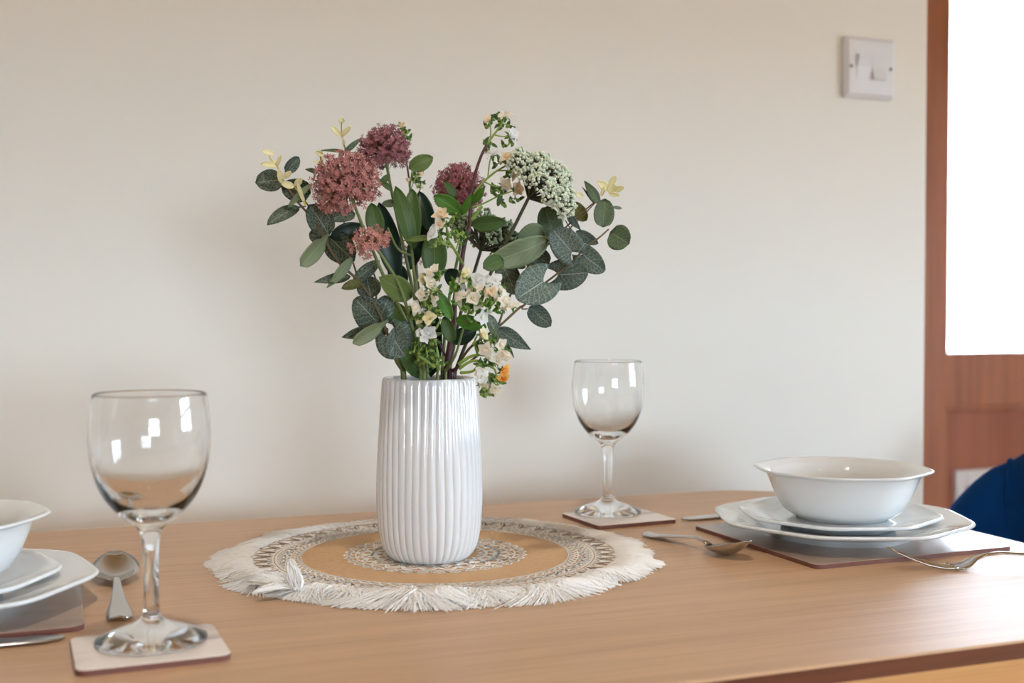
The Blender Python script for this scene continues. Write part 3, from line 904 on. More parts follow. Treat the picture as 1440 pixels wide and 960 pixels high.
    tuft(at(404, 826, .885), at(357, 833, .872), .0030, 90, 4, .0025)
    tuft(at(402, 822, .895), at(345, 816, .905), .0060, 160, 5, .0045)
fringed_mat()

# ------------------------------------------------------------------ vase
VZ = TZ + .0024
VH = .1545
def vase():
    r = thing('ribbed_vase', (VC.x, VC.y, VZ), 'white glazed ribbed ceramic vase holding the bouquet', 'vase')
    prof = [(.0005, .002), (.026, .002), (.0275, 0), (.030, .0002), (.0335, .002), (.0378, .007), (.0410, .014), (.0431, .024), (.0443, .038), (.0449, .053), (.0447, .068), (.0441, .085), (.0430, .105), (.0417, .125), (.0405, .143), (.0400, .1505), (.0397, .1532)]
    pf = smooth_path([(a, b, 0) for a, b in prof], 4)
    n = 480; K = 40
    g = G(); vs = []; fs = []
    rings = [(max(q.x, .0004), q.y, 1) for q in pf] + [(.0390, .1545, 0), (.0378, .1540, 0), (.0368, .1515, 0), (.0372, .13, 0), (.0395, .08, 0), (.0385, .03, 0), (.030, .010, 0), (.0004, .008, 0)]
    for rr, z, rib in rings:
        amp = .0017*rib*min(1, max(0, (rr-.027)/.008))*min(1, max(0, (.1537-z)/.004))
        for k in range(n):
            a = 2*pi*k/n
            ph = K*a + .55*sin(z*38 + 3*sin(a*2+1)) + .5*sin(a*3+z*14)
            s = abs(sin(ph/2))                    # 0 in the groove, 1 on the crest
            x = rr + amp*1.15*(s**.42 - .8)
            vs.append((VC.x + x*cos(a), VC.y + x*sin(a), VZ + z))
    m = len(rings)
    for i in range(m-1):
        for k in range(n):
            a, b = i*n+k, i*n+(k+1) % n; fs.append((a, b, b+n, a+n))
    g.add(vs, fs); g.build('vase_body', M_VASE, r)
vase()

# ------------------------------------------------------------------ bouquet
VD = 1.020
RIM = VZ + VH
BASE = Vector((VC.x, VC.y, VZ + .012))
def mouth(px, D):
    m = at(px, 531, D); m.z = RIM + .001
    c = Vector((VC.x, VC.y, RIM + .001)); d = m - c
    if d.length > .031: m = c + d.normalized()*.031
    return m
def root_pts(px, D, foot=(0, 0)):
    """where a stem passes the vase mouth (pixel column, depth) and its foot in the vase"""
    m = mouth(px, D)
    f = BASE + CR*foot[0] + CF*foot[1]
    return [f, f.lerp(m, .5), m, m + (m-f).normalized()*.006]

def leaf_geo(g, p0, p1, w, kind='oval', roll=0.0, bend=0.12, cup=0.10, fold=0.0, petiole=0.0):
    a = p1 - p0; Ln = a.length; a = a.normalized()
    c = (Vector((0, 0, EYE)) - (p0+p1)/2).normalized()
    n = c - a*c.dot(a)
    if n.length < .05: n = UP - a*UP.dot(a)
    n.normalize(); n = Matrix.Rotation(roll, 3, a) @ n
    s_ = a.cross(n).normalized()
    w = w / max(.35, abs(cos(roll)))
    NT, NS = 12, 8
    vs = []; uvs = []
    for i in range(NT+1):
        t = i/NT
        if kind == 'round': pr = (max(0, sin(pi*(t**.85))))**.46
        elif kind == 'heart': pr = (max(0, sin(pi*(t*.93+.05)**.75)))**.55
        elif kind == 'oval': pr = (max(0, sin(pi*(t**.92))))**.60
        elif kind == 'spoon': pr = .28 + .72*max(0, sin(pi*min(1, max(0, (t-.25)/.75)*.95+.05)))**.5 if t > .25 else .12 + .3*t/.25
        elif kind == 'lance': pr = (max(0, sin(pi*(t**.75))))**.9
        else: pr = max(0, sin(pi*t))
        if kind == 'spoon' and t > .985: pr = .05
        for k in range(NS+1):
            s = -1 + 2*k/NS
            x = Ln*t
            if kind == 'heart': x -= .36*w*abs(s)**1.6*(1-t)**2.2
            tip = 0
            h = bend*Ln*4*t*(1-t) - bend*Ln*.4 - cup*w*(1-s*s) + fold*w*abs(s)
            vs.append(p0 + a*x + s_*(w/2*pr*s) + n*h)
            uvs.append((.5+.5*s, t))
    fs = []
    for i in range(NT):
        for k in range(NS):
            q = i*(NS+1)+k; fs.append((q, q+1, q+NS+2, q+NS+1))
    g.add(vs, fs, uvs)

def leaf(parent, b, t, wpx, D0=VD, D1=None, mat='eucb', kind='oval', roll=0, bend=.08, cup=.10, fold=0.0, label=None):
    D1 = D0 if D1 is None else D1
    g = G(); p0, p1 = at(b[0], b[1], D0), at(t[0], t[1], D1)
    leaf_geo(g, p0, p1, wpx/FPX*(D0+D1)/2, kind, radians(roll), bend, cup, fold)
    return g.build('leaf', L[mat], parent, solid=.0005, label=label)

def stem_of(parent, paths, mat, name='stem'):
    g = G()
    for pts, r0, r1 in paths: tube(g, smooth_path(pts, 6), r0, r1, 7)
    return g.build(name, mat, parent)

def A(*l):    # list of (px, py, D)
    return [at(*q) for q in l]

def bouquet_thing(name, label, cat, group, foot):
    return thing(name, BASE + CR*foot[0] + CF*foot[1], label, cat, group)

# --- eucalyptus, left
ft = (-.012, -.012)
E1 = bouquet_thing('eucalyptus_spray', 'eucalyptus spray of dark round leaves and yellow tips arching far left', 'flower stem', 'artificial eucalyptus stems', ft)
D = .985
stem_of(E1, [(root_pts(568, 1.0, ft) + A((560, 505, .99), (548, 474, .985)), .0026, .0020)], M_STEMG)
stem_of(E1, [(root_pts(566, 1.0, ft) + A((556, 505, .99), (545, 470, .985), (528, 430, .985), (505, 396, D), (476, 368, D), (452, 330, D), (430, 297, D), (415, 280, D), (400, 256, D)), .0016, .0008),
             (A((430, 297, D), (421, 287, D), (420, 281, D)), .0008, .0006),
             (A((462, 345, D), (448, 318, D), (434, 290, D), (428, 282, D)), .0008, .0006),
             (A((528, 430, D), (530, 400, 1.0), (524, 380, 1.0)), .0009, .0007),
             (A((430, 290, D), (420, 291, D)), .0006, .0006),
             (A((485, 300, 1.04), (484, 250, 1.05), (486, 214, 1.05), (481, 190, 1.05), (480, 172, 1.05)), .0007, .0005),
             (A((505, 396, D), (485, 330, 1.03), (485, 300, 1.04)), .0008, .0007),
             (A((470, 300, 1.04), (456, 245, 1.05), (449, 215, 1.05)), .0006, .0004)], M_STEMB, 'twig')
for a in [
 ((397, 252), (360, 256), 31, D, D-.01, 'eucd', 'round', 10),
 ((402, 242), (421, 221), 17, D+.01, D+.015, 'eucd', 'round', 20),
 ((437, 272), (396, 262), 33, D+.01, D+.0, 'eucd', 'round', -10),
 ((421, 289), (376, 314), 19, D, D-.02, 'eucd', 'oval', 30),
 ((438, 258), (404, 292), 9, D-.006, D-.008, 'sage', 'oval', 20),
 ((464, 330), (435, 288), 36, D+.005, D-.005, 'eucd', 'round', 10),
 ((462, 334), (434, 329), 24, D+.01, D+.015, 'eucd', 'round', 0),
 ((463, 328), (424, 374), 23, D-.006, D-.02, 'sage', 'spoon', -25),
 ((461, 332), (497, 366), 42, D+.008, D, 'eucd', 'round', 5),
 ((465, 333), (513, 318), 25, D+.004, D+.01, 'dark', 'oval', 0),
 ((494, 388), (443, 396), 15, D, D-.02, 'eucd', 'lance', 10),
 ((496, 362), (460, 405), 15, D-.008, D-.014, 'sage', 'lance', -20),
 ((497, 396), (534, 366), 19, D, D+.01, 'eucd', 'oval', 0),
 ((508, 396), (481, 405), 14, D-.004, D-.012, 'olive', 'oval', 10),
 ((522, 418), (515, 388), 34, D, D+.004, 'eucd', 'round', 0),
 ((531, 453), (500, 420), 47, D+.002, D-.006, 'eucd', 'heart', 5),
 ((526, 456), (549, 416), 31, D+.008, D+.01, 'eucb', 'round', 15),
 ((547, 450), (497, 483), 20, D-.01, D-.022, 'sage', 'spoon', -15),
 ((520, 464), (481, 474), 16, D+.006, D+.0, 'eucd', 'lance', 0),
 ((546, 462), (524, 474), 12, D+.012, D+.01, 'eucd', 'round', 0),
 ((550, 474), (566, 500), 50, D-.016, D-.02, 'eucb', 'heart', 30),
 ((547, 500), (577, 452), 34, D-.018, D-.006, 'eucb', 'oval', 18),
 ((486, 213), (452, 211), 5, 1.05, 1.03, 'eucg', 'lance', 20),
 ((484, 214), (508, 194), 8, 1.05, 1.06, 'eucg', 'lance', 10),
 ((446, 241), (430, 238), 7, 1.05, 1.04, 'eucg', 'lance', 10),
 ((500, 300), (463, 307), 18, 1.03, 1.02, 'eucd', 'round', 10),
]: leaf(E1, a[0], a[1], a[2], a[3], a[4], a[5], a[6], a[7])
YL = [((397, 258), (392, 238), 9), ((391, 232), (367, 230), 9), ((386, 216), (368, 212), 8), ((389, 233), (395, 218), 6), ((400, 250), (409, 241), 8),
      ((425, 277), (418, 258), 6), ((414, 262), (396, 258), 10), ((415, 262), (424, 250), 9), ((428, 284), (421, 268), 5),
      ((480, 192), (466, 177), 8), ((481, 191), (493, 177), 8), ((480, 174), (481, 165), 9), ((484, 206), (482, 194), 4), ((455, 218), (444, 213), 8), ((456, 232), (441, 226), 6)]
for b, t, w in YL:
    dd = D - .012 if b[0] < 440 else 1.05
    leaf(E1, b, t, w, dd, dd-.004, 'yellow', 'oval', 15, .05, .15)
g = G()
for q in ([(400, 258, D-.012), (390, 234, D-.012), (380, 222, D-.012), (377, 212, D-.012)], [(430, 288, D-.012), (422, 274, D-.012), (414, 262, D-.012)], [(484, 206, 1.05), (481, 190, 1.05), (480, 170, 1.05)], [(458, 240, 1.05), (452, 222, 1.05), (448, 210, 1.05)]):
    tube(g, smooth_path(A(*q), 4), .0008, .0004, 6)
g.build('yellow_twigs', plain('yellow_twig', (212, 198, 96), .5), E1, kind='stuff')

# --- eucalyptus, right
ft = (.014, -.010)
E2 = bouquet_thing('eucalyptus_spray', 'eucalyptus spray of blue-green veined round leaves arching right', 'flower stem', 'artificial eucalyptus stems', ft)
D = .985
stem_of(E2, [(root_pts(640, 1.0, ft) + A((660, 490, .99), (684, 472, .985), (706, 455, D), (730, 433, D), (738, 428, D), (758, 405, D), (782, 386, D), (806, 366, D), (822, 350, D), (845, 332, D), (856, 322, D)), .0013, .0007),
             (A((700, 460, 1.0), (715, 420, 1.02), (745, 372, 1.02), (790, 325, 1.02), (812, 305, 1.02), (836, 284, 1.02)), .0010, .0006),
             (A((800, 322, 1.02), (820, 303, 1.02), (838, 284, 1.02)), .0006, .0005),
             (A((812, 332, D+.02), (800, 318, D+.02), (790, 300, 1.02)), .0006, .0004),
             (A((738, 428, D), (734, 434, D), (742, 434, D)), .0006, .0006)], M_STEMB)
for a in [
 ((858, 326), (884, 343), 37, D, D-.005, 'eucg', 'round', 5),
 ((848, 319), (851, 279), 29, D+.01, D+.012, 'eucg', 'round', 5),
 ((843, 286), (822, 254), 14, 1.02, 1.02, 'eucg', 'lance', 15),
 ((835, 285), (819, 263), 3.5, 1.025, 1.02, 'dark', 'lance', 20),
 ((862, 291), (875, 293), 4.5, 1.02, 1.03, 'eucg', 'oval', 0),
 ((803, 286), (825, 310), 21, 1.03, 1.03, 'olive', 'round', 0),
 ((797, 299), (816, 323), 11, 1.01, 1.005, 'eucb', 'lance', 20),
 ((810, 325), (841, 343), 16, 1.0, 1.0, 'eucb', 'oval', 20),
 ((818, 357), (849, 381), 34, D, D-.008, 'eucb', 'heart', 10),
 ((805, 355), (777, 322), 44, D-.008, D-.012, 'eucb', 'heart', 5),
 ((783, 387), (825, 384), 44, D+.006, D-.004, 'eucb', 'heart', 10),
 ((766, 394), (728, 419), 56, D-.014, D-.022, 'eucb', 'heart', 5),
 ((744, 431), (774, 458), 27, D-.004, D-.012, 'eucb', 'round', 5),
 ((698, 462), (745, 491), 24, D-.004, D-.018, 'eucb', 'lance', 10),
 ((697, 470), (688, 442), 15, D-.01, D-.004, 'eucb', 'round', 10),
 ((688, 458), (706, 487), 8, D-.018, D-.022, 'sage', 'oval', 10),
 ((774, 338), (684, 372), 38, D+.012, D-.008, 'sage', 'oval', -15),
 ((768, 330), (728, 340), 42, D+.014, D+.010, 'sage', 'round', -10),
 ((708, 364), (680, 376), 24, D-.006, D-.012, 'green', 'round', 15),
 ((777, 326), (766, 290), 35, 1.01, 1.015, 'eucg', 'heart', 5),
 ((772, 372), (742, 350), 28, 1.02, 1.02, 'eucd', 'round', 0),
 ((739, 376), (719, 364), 14, 1.0, 1.0, 'eucg', 'oval', 0),
 ((703, 366), (727, 414), 34, 1.01, 1.0, 'eucd', 'oval', 0),
 ((760, 385), (742, 362), 20, 1.03, 1.03, 'olive', 'round', 10),
 ((720, 398), (700, 372), 22, 1.03, 1.03, 'eucd', 'round', 10),
 ((712, 486), (722, 503), 8, 1.0, 1.0, 'eucd', 'lance', 40),
]: leaf(E2, *a[:3], a[3], a[4], a[5], a[6], a[7])
for b, t, w in [((857, 266), (841, 255), 12), ((858, 262), (866, 247), 9), ((862, 268), (878, 263), 9), ((856, 272), (872, 275), 6), ((860, 272), (862, 258), 14), ((820, 275), (810, 273), 9), ((846, 276), (850, 262), 5), ((740, 372), (746, 356), 6)]:
    leaf(E2, b, t, w, 1.02, 1.015, 'yellow', 'oval', 15, .05, .15)

# --- laurel-like leaf stems
ft = (-.004, .004)
B1 = bouquet_thing('leafy_stem', 'upright green stem with long smooth laurel-like leaves left of centre', 'flower stem', 'artificial laurel stems', ft)
stem_of(B1, [(root_pts(596, 1.01, ft) + A((590, 480, 1.01), (586, 420, 1.01), (582, 380, 1.01), (578, 345, 1.01), (574, 320, 1.01)), .0022, .0012),
             (A((580, 360, 1.01), (560, 350, 1.0), (545, 320, 1.0)), .001, .0008),
             (A((578, 345, 1.01), (590, 333, .995), (600, 332, .985)), .0009, .0007),
             (A((574, 325, 1.02), (576, 270, 1.05), (580, 238, 1.05)), .0008, .0006)], M_STEMG)
for a in [
 ((581, 348), (557, 261), 25, 1.0, 1.0, 'green', 'oval', 15),
 ((581, 348), (579, 264), 27, 1.005, 1.02, 'green', 'oval', -15),
 ((606, 325), (589, 268), 24, 1.03, 1.04, 'dark', 'oval', 0),
 ((575, 237), (609, 221), 23, 1.05, 1.05, 'light', 'oval', 5),
 ((558, 392), (533, 284), 34, 1.02, 1.02, 'dark', 'oval', 0),
 ((532, 335), (522, 285), 26, 1.0, 1.0, 'green', 'oval', 0),
 ((537, 287), (562, 284), 11, 1.01, 1.01, 'sage', 'oval', 10),
 ((580, 419), (535, 390), 34, .975, .955, 'light', 'oval', 5),
 ((612, 392), (610, 322), 36, 1.01, 1.01, 'green', 'oval', -5),
 ((604, 334), (566, 338), 8, .985, .99, 'light', 'lance', 0),
 ((598, 530), (562, 494), 26, 1.0, .980, 'green', 'oval', 10),
 ((599, 529), (584, 482), 12, .995, .975, 'light', 'lance', 20),
 ((600, 530), (578, 430), 34, 1.03, 1.03, 'dark', 'oval', 0),
 ((606, 530), (612, 440), 26, 1.04, 1.05, 'dark', 'oval', 0),
 ((548, 245), (532, 262), 9, 1.0, 1.0, 'green', 'lance', 10),
 ((552, 268), (530, 250), 8, 1.0, 1.0, 'green', 'lance', 10),
 ((575, 470), (552, 424), 30, 1.02, 1.02, 'green', 'oval', 0),
 ((570, 400), (548, 368), 26, 1.03, 1.03, 'dark', 'oval', 0),
 ((575, 380), (600, 300), 24, 1.04, 1.05, 'dark', 'oval', 0),
]: leaf(B1, *a[:3], a[3], a[4], a[5], a[6], a[7])

# --- purple-stemmed blossom
ft = (.006, 0)
PB = bouquet_thing('blossom_branch', 'tall purple-stemmed branch with cream and peach blossoms and bright green leaves', 'flower stem', 'artificial blossom branches', ft)
D = 1.0
stem_of(PB, [(root_pts(627, 1.0, ft) + A((632, 490, D), (638, 455, D), (640, 420, D), (648, 380, D), (652, 350, D), (660, 315, D), (663, 275, D), (668, 245, D), (678, 216, D), (685, 203, D)), .0034, .0010),
             (A((636, 470, D), (626, 440, .99), (625, 425, .98)), .0016, .0010),
             (A((626, 500, D), (618, 484, .99), (612, 474, .98)), .0010, .0008),
             (root_pts(641, .995, ft)[2:] + A((644, 515, .99), (647, 506, .99)), .0016, .0012)], M_STEMP)
stem_of(PB, [(A((685, 203, D), (694, 190, D), (703, 178, D), (711, 164, D)), .0010, .0007),
             (A((690, 196, D), (690, 180, D), (688, 170, D)), .0006, .0005), (A((696, 190, D), (708, 192, D), (718, 191, D)), .0006, .0005),
             (A((662, 278, D), (680, 256, D), (696, 242, D), (712, 232, D), (716, 222, D)), .0011, .0007),
             (A((686, 250, D), (688, 232, D), (691, 218, D)), .0006, .0005), (A((700, 240, D), (715, 240, D), (722, 243, D)), .0007, .0005),
             (A((662, 292, D), (680, 286, D), (700, 276, D), (722, 268, D)), .0009, .0006), (A((682, 256, D), (696, 262, D), (708, 262, D)), .0007, .0005),
             (A((651, 372, D), (640, 352, .98), (630, 335, .975), (628, 310, .97)), .0014, .0009), (A((638, 348, .98), (622, 342, .97), (612, 336, .968)), .0010, .0008),
             (A((642, 350, .98), (646, 335, .98)), .0007, .0005),
             (A((662, 310, D), (672, 298, D), (678, 290, D)), .0018, .0012)], M_STEMY, 'twig')
for a in [
 ((649, 300), (611, 275), 25, .985, .975, 'bright', 'oval', 5),
 ((650, 302), (663, 272), 11, .99, .985, 'bright', 'lance', 15),
 ((641, 276), (624, 254), 13, .99, .99, 'green', 'lance', 10),
 ((662, 316), (711, 312), 23, .99, .985, 'green', 'oval', 10),
 ((664, 286), (682, 262), 12, .995, .99, 'bright', 'lance', 15),
 ((636, 449), (612, 407), 18, .97, .965, 'bright', 'oval', 15),
 ((640, 448), (684, 460), 21, .965, .96, 'bright', 'oval', 0),
 ((634, 480), (670, 464), 24, .99, .99, 'dark', 'oval', 0),
 ((652, 402), (626, 380), 26, 1.02, 1.02, 'dark', 'oval', 0),
 ((637, 482), (624, 445), 20, .985, .985, 'green', 'oval', 0),
 ((700, 290), (706, 268), 7, D, D, 'green', 'lance', 10),
 ((688, 208), (680, 196), 6, D, D, 'green', 'oval', 0),
]: leaf(PB, *a[:3], a[3], a[4], a[5], a[6], a[7])

FR = random.Random(11)
def petal(g, c, d, out, side, r, open_, curl, w):
    """one cupped petal: from centre c, axis d, outward direction out"""
    vs = []; NT, NS = 5, 4
    for i in range(NT+1):
        t = i/NT
        ang = open_*(.35 + .65*t) + curl*t*t
        along = r*1.15*t
        x = sin(ang)*along; y = cos(ang)*along
        pw = w*r*(min(1, .30 + 1.15*t) * (1 - max(0, t-.60)**2*5.0))
        for k in range(NS+1):
            s = -1 + 2*k/NS
            vs.append(c + out*(x - .22*pw*s*s*1.0) + d*(y + .10*pw*s*s) + side*(pw*s))
    fs = []
    for i in range(NT):
        for k in range(NS):
            q = i*(NS+1)+k; fs.append((q, q+1, q+NS+2, q+NS+1))
    g.add(vs, fs)

def blossom(parent, px, py, rpx, col='c', D=1.0, dirv=None, full=True):
    c = at(px, py, D); r = rpx*1.0/FPX*D
    if dirv is None:
        dirv = (FR.uniform(-.8, .8), FR.uniform(-.2, .9), FR.uniform(.25, 1.0))
    d = (CR*dirv[0] + UP*dirv[1] - CF*dirv[2]).normalized()
    x = d.orthogonal().normalized(); y = d.cross(x)
    base = c - d*r*.55
    g = G(); a0 = FR.uniform(0, 6)
    for k in range(5):
        a = a0 + 2*pi*k/5 + FR.uniform(-.15, .15)
        o = x*cos(a) + y*sin(a); petal(g, base, d, o, d.cross(o), r*1.05, radians(FR.uniform(48, 66)), radians(FR.uniform(-30, 25)), FR.uniform(.46, .60))
    for k in range(4 if full else 0):
        a = a0 + .6 + 2*pi*k/4 + FR.uniform(-.2, .2)
        o = x*cos(a) + y*sin(a); petal(g, base, d, o, d.cross(o), r*.82, radians(FR.uniform(22, 36)), radians(FR.uniform(-30, 0)), .52)
    f = g.build('flower', P[col], parent)
    g = G()
    for k in range(5):
        a = a0 + .6 + 2*pi*k/5; o = x*cos(a) + y*sin(a)
        petal(g, base - d*r*.12, d, o, d.cross(o), r*.62, radians(75), radians(20), .24)
    lathe_pts = [base - d*r*.5, base - d*r*.2, base + d*r*.02]
    tube(g, lathe_pts, r*.10, r*.22, 6)
    g.build('calyx', M_CALYX, f)
    if not full or FR.random() < .5:
        g = G()
        for k in range(9):
            q = base + d*r*FR.uniform(.25, .45) + (x*FR.uniform(-1, 1) + y*FR.uniform(-1, 1))*r*.14
            tube(g, [base + d*r*.05, q], r*.04, r*.06, 4)
        g.build('stamens', M_EYE, f)
    return base

def ico(g, c, r, rs=None):
    t = (1 + sqrt(5))/2; q = 1/sqrt(1+t*t)
    V = [(-1, t, 0), (1, t, 0), (-1, -t, 0), (1, -t, 0), (0, -1, t), (0, 1, t), (0, -1, -t), (0, 1, -t), (t, 0, -1), (t, 0, 1), (-t, 0, -1), (-t, 0, 1)]
    F = [(0, 11, 5), (0, 5, 1), (0, 1, 7), (0, 7, 10), (0, 10, 11), (1, 5, 9), (5, 11, 4), (11, 10, 2), (10, 7, 6), (7, 1, 8), (3, 9, 4), (3, 4, 2), (3, 2, 6), (3, 6, 8), (3, 8, 9), (4, 9, 5), (2, 4, 11), (6, 2, 10), (8, 6, 7), (9, 8, 1)]
    g.add([Vector(c) + Vector(v)*q*r for v in V], F)

def buds(parent, spots, seed, spread=9, leafy=True, n=5, mat=None):
    n = max(3, n - 1)
    """little round buds and sepals crowding on stalks"""
    q = random.Random(seed); g = G(); h = G()
    for px, py, D in spots:
        c = at(px, py, D)
        for k in range(n):
            p = c + (CR*q.uniform(-1, 1) + UP*q.uniform(-1, 1))*spread/FPX*D + CF*q.uniform(.001, .010)
            tube(g, [c - UP*.003, (c+p)/2 + CF*.001, p], .0005, .0004, 4)
            ico(g, p, q.uniform(.0012, .0022))
            if leafy:
                for j in range(2):
                    dd = (CR*q.uniform(-1, 1) + UP*q.uniform(-.6, 1) - CF*q.uniform(-.2, .6)).normalized()
                    leaf_geo(h, p, p + dd*q.uniform(.004, .0075), .0028, 'lance', q.uniform(-.8, .8))
    g.build('buds', mat or M_STEMY, parent, kind='stuff')
    if leafy: h.build('sepals', L['green'] if q.random() < .8 else L['bright'], parent, kind='stuff')

for a in [(686, 167, 10, 'p', (-1, .2, -.1)), (713, 160, 12, 'c', (.3, 1, .3)), (721, 190, 13, 'w', (.8, .1, .7)), (692, 213, 13, 'w', (-.1, 1, .4)), (715, 220, 13, 'p', (.2, .9, .5)),
          (724, 243, 11, 'c', (.9, -.2, .5)), (711, 261, 11, 'c', (.5, -.2, .6)), (729, 266, 11, 'p', (.8, -.1, .5))]:
    blossom(PB, a[0], a[1], a[2], a[3], 1.0, a[4])
for a in [(621, 301, 14, 'p', (-.2, .8, .7)), (608, 327, 13, 'w', (-.8, .4, .7)), (618, 315, 8, 'p', (-.2, .3, 1))]:
    blossom(PB, a[0], a[1], a[2], a[3], .965, a[4])
buds(PB, [(688, 172, 1.0), (703, 163, 1.0), (709, 170, 1.0), (714, 200, 1.0), (704, 226, 1.0), (716, 240, 1.0), (701, 266, .998), (699, 272, .998), (724, 275, 1.0), (707, 284, 1.0), (697, 262, 1.0), (688, 206, 1.0)], 5, 7, True, 4)
buds(PB, [(637, 308, .97), (632, 325, .97), (612, 338, .965), (622, 336, .966), (645, 325, .985), (650, 330, .99), (640, 336, .985)], 6, 8, True, 5)

# back blossom stem behind the mauve heads
ft = (.002, .018)
BB = bouquet_thing('blossom_branch', 'thin blossom branch with small cream buds behind the mauve heads', 'flower stem', 'artificial blossom branches', ft)
stem_of(BB, [(root_pts(600, 1.04, ft) + A((590, 420, 1.08), (582, 330, 1.10), (576, 260, 1.12), (570, 215, 1.12), (566, 190, 1.12)), .0014, .0007)], M_STEMP)
stem_of(BB, [(A((577, 268, 1.12), (584, 250, 1.12), (590, 238, 1.12)), .0006, .0005), (A((578, 285, 1.12), (588, 272, 1.12), (592, 262, 1.12)), .0006, .0005), (A((566, 200, 1.12), (565, 180, 1.12)), .0006, .0005)], M_STEMY, 'twig')
blossom(BB, 565, 175, 9, 'p', 1.12, (-.2, 1, .1)); blossom(BB, 592, 243, 7, 'p', 1.12, (.8, .3, .2)); blossom(BB, 594, 263, 6, 'c', 1.12, (.8, 0, .2)); blossom(BB, 574, 253, 6, 'p', 1.12, (-.8, 0, .2))
buds(BB, [(567, 182, 1.12), (570, 190, 1.12), (586, 246, 1.12), (587, 260, 1.12), (582, 300, 1.10)], 8, 7, True, 5)

# lower blossom branch, clusters around the centre
ft = (-.002, -.016)
LB = bouquet_thing('blossom_branch', 'branch with dense cream blossom clusters low at the left of centre', 'flower stem', 'artificial blossom branches', ft)
stem_of(LB, [(root_pts(617, .985, ft) + A((612, 505, .98), (606, 470, .975), (604, 440, .972), (606, 400, .972), (608, 385, .975)), .0014, .0008)], M_STEMG)
for a in [(603, 384, 9, 'c'), (612, 378, 10, 'c'), (596, 391, 9, 'y'), (606, 399, 13, 'c'), (600, 398, 8, 'w'), (592, 413, 10, 'c'), (604, 424, 11, 'p'), (597, 416, 11, 'c'), (583, 432, 11, 'c'), (594, 436, 7, 'w'), (603, 446, 12, 'y'), (590, 450, 7, 'y'),
          (592, 468, 10, 'w'), (602, 468, 13, 'w'), (597, 474, 9, 'w'), (580, 426, 7, 'w'), (610, 418, 9, 'c')]:
    blossom(LB, a[0], a[1], a[2], a[3], .955 + FR.uniform(-.006, .008))
buds(LB, [(598, 425, .952), (604, 430, .95), (590, 440, .952), (607, 408, .95), (596, 458, .955), (605, 480, .955), (618, 390, .96), (585, 445, .955), (612, 440, .955)], 9, 9, True, 5)
buds(LB, [(590, 488, .96), (600, 492, .96), (608, 500, .965), (588, 500, .965), (614, 508, .965), (596, 508, .965), (582, 490, .96)], 10, 9, True, 6)
stem_of(LB, [(A((588, 500, .965), (598, 506, .965), (612, 516, .97)), .0014, .001), (A((612, 480, .97), (616, 500, .97), (618, 520, .975)), .0010, .0012), (A((606, 470, .97), (614, 460, .965), (620, 448, .965)), .0012, .0008)], M_STEMY, 'twig')

ft = (.010, -.018)
CB = bouquet_thing('blossom_branch', 'branch with a broad cream and white blossom cluster at the centre', 'flower stem', 'artificial blossom branches', ft)
stem_of(CB, [(root_pts(634, .985, ft) + A((640, 500, .975), (652, 460, .965), (662, 430, .962), (668, 410, .96)), .0014, .0008), (A((662, 430, .962), (654, 405, .962), (652, 392, .962)), .0008, .0006),
             (A((664, 430, .962), (685, 415, .962), (705, 420, .965)), .0008, .0006)], M_STEMG)
for a in [(654, 386, 12, 'y'), (646, 394, 6, 'w'), (650, 404, 7, 'w'), (645, 420, 11, 'c'), (653, 414, 11, 'c'), (666, 418, 12, 'c'), (671, 428, 9, 'c'), (661, 408, 8, 'c'), (674, 393, 12, 'w'), (684, 396, 12, 'w'), (697, 392, 11, 'w'), (702, 404, 10, 'w'),
          (684, 411, 10, 'p'), (692, 409, 9, 'p'), (698, 418, 11, 'c'), (705, 408, 9, 'c'), (710, 422, 11, 'c'), (720, 428, 11, 'c'), (708, 432, 9, 'c'), (679, 446, 11, 'w'), (686, 438, 7, 'w'), (676, 404, 9, 'c')]:
    blossom(CB, a[0], a[1], a[2], a[3], .950 + FR.uniform(-.006, .010))
buds(CB, [(660, 396, .952), (668, 406, .95), (685, 420, .945), (678, 425, .947), (655, 428, .95), (664, 436, .95), (692, 424, .947), (670, 446, .95), (640, 400, .955), (632, 405, .96), (700, 432, .95), (648, 432, .95)], 12, 8, True, 5)

ft = (.018, -.006)
RB = bouquet_thing('blossom_branch', 'branch with cream and one orange blossom hanging over the vase rim', 'flower stem', 'artificial blossom branches', ft)
stem_of(RB, [(root_pts(652, .985, ft) + A((655, 512, .97), (672, 500, .962), (690, 490, .958)), .0013, .0008)], M_STEMP)
stem_of(RB, [(A((645, 512, .965), (660, 502, .96), (672, 499, .958), (684, 500, .956)), .0016, .0008), (A((646, 518, .965), (662, 508, .958), (676, 508, .955), (684, 512, .953)), .0014, .0008), (A((648, 524, .962), (664, 522, .955), (672, 514, .952)), .0014, .0008),
             (A((684, 512, .953), (696, 520, .95), (697, 535, .948), (688, 548, .948), (684, 556, .948)), .0009, .0007), (A((672, 500, .958), (668, 480, .958), (672, 470, .958)), .0010, .0007), (A((684, 524, .95), (697, 528, .95)), .0006, .0005)], M_STEMY, 'twig')
for a in [(680, 470, 11, 'y'), (683, 492, 11, 'c'), (689, 501, 11, 'c'), (693, 494, 8, 'w'), (705, 484, 10, 'c'), (710, 498, 13, 'c'), (701, 507, 9, 'c'), (709, 522, 12, 'o'), (708, 532, 9, 'o'), (675, 522, 9, 'c'), (678, 530, 10, 'w'), (687, 545, 11, 'c'), (696, 548, 9, 'c'), (676, 540, 7, 'c')]:
    blossom(RB, a[0], a[1], a[2], a[3], .945 + FR.uniform(-.006, .008), (FR.uniform(-.4, .9), FR.uniform(-.5, .5), FR.uniform(.4, 1)))
buds(RB, [(690, 480, .95), (698, 490, .948), (684, 484, .95), (697, 510, .945), (695, 530, .945), (683, 554, .945), (681, 515, .95), (700, 540, .945), (672, 490, .955)], 13, 7, True, 5)

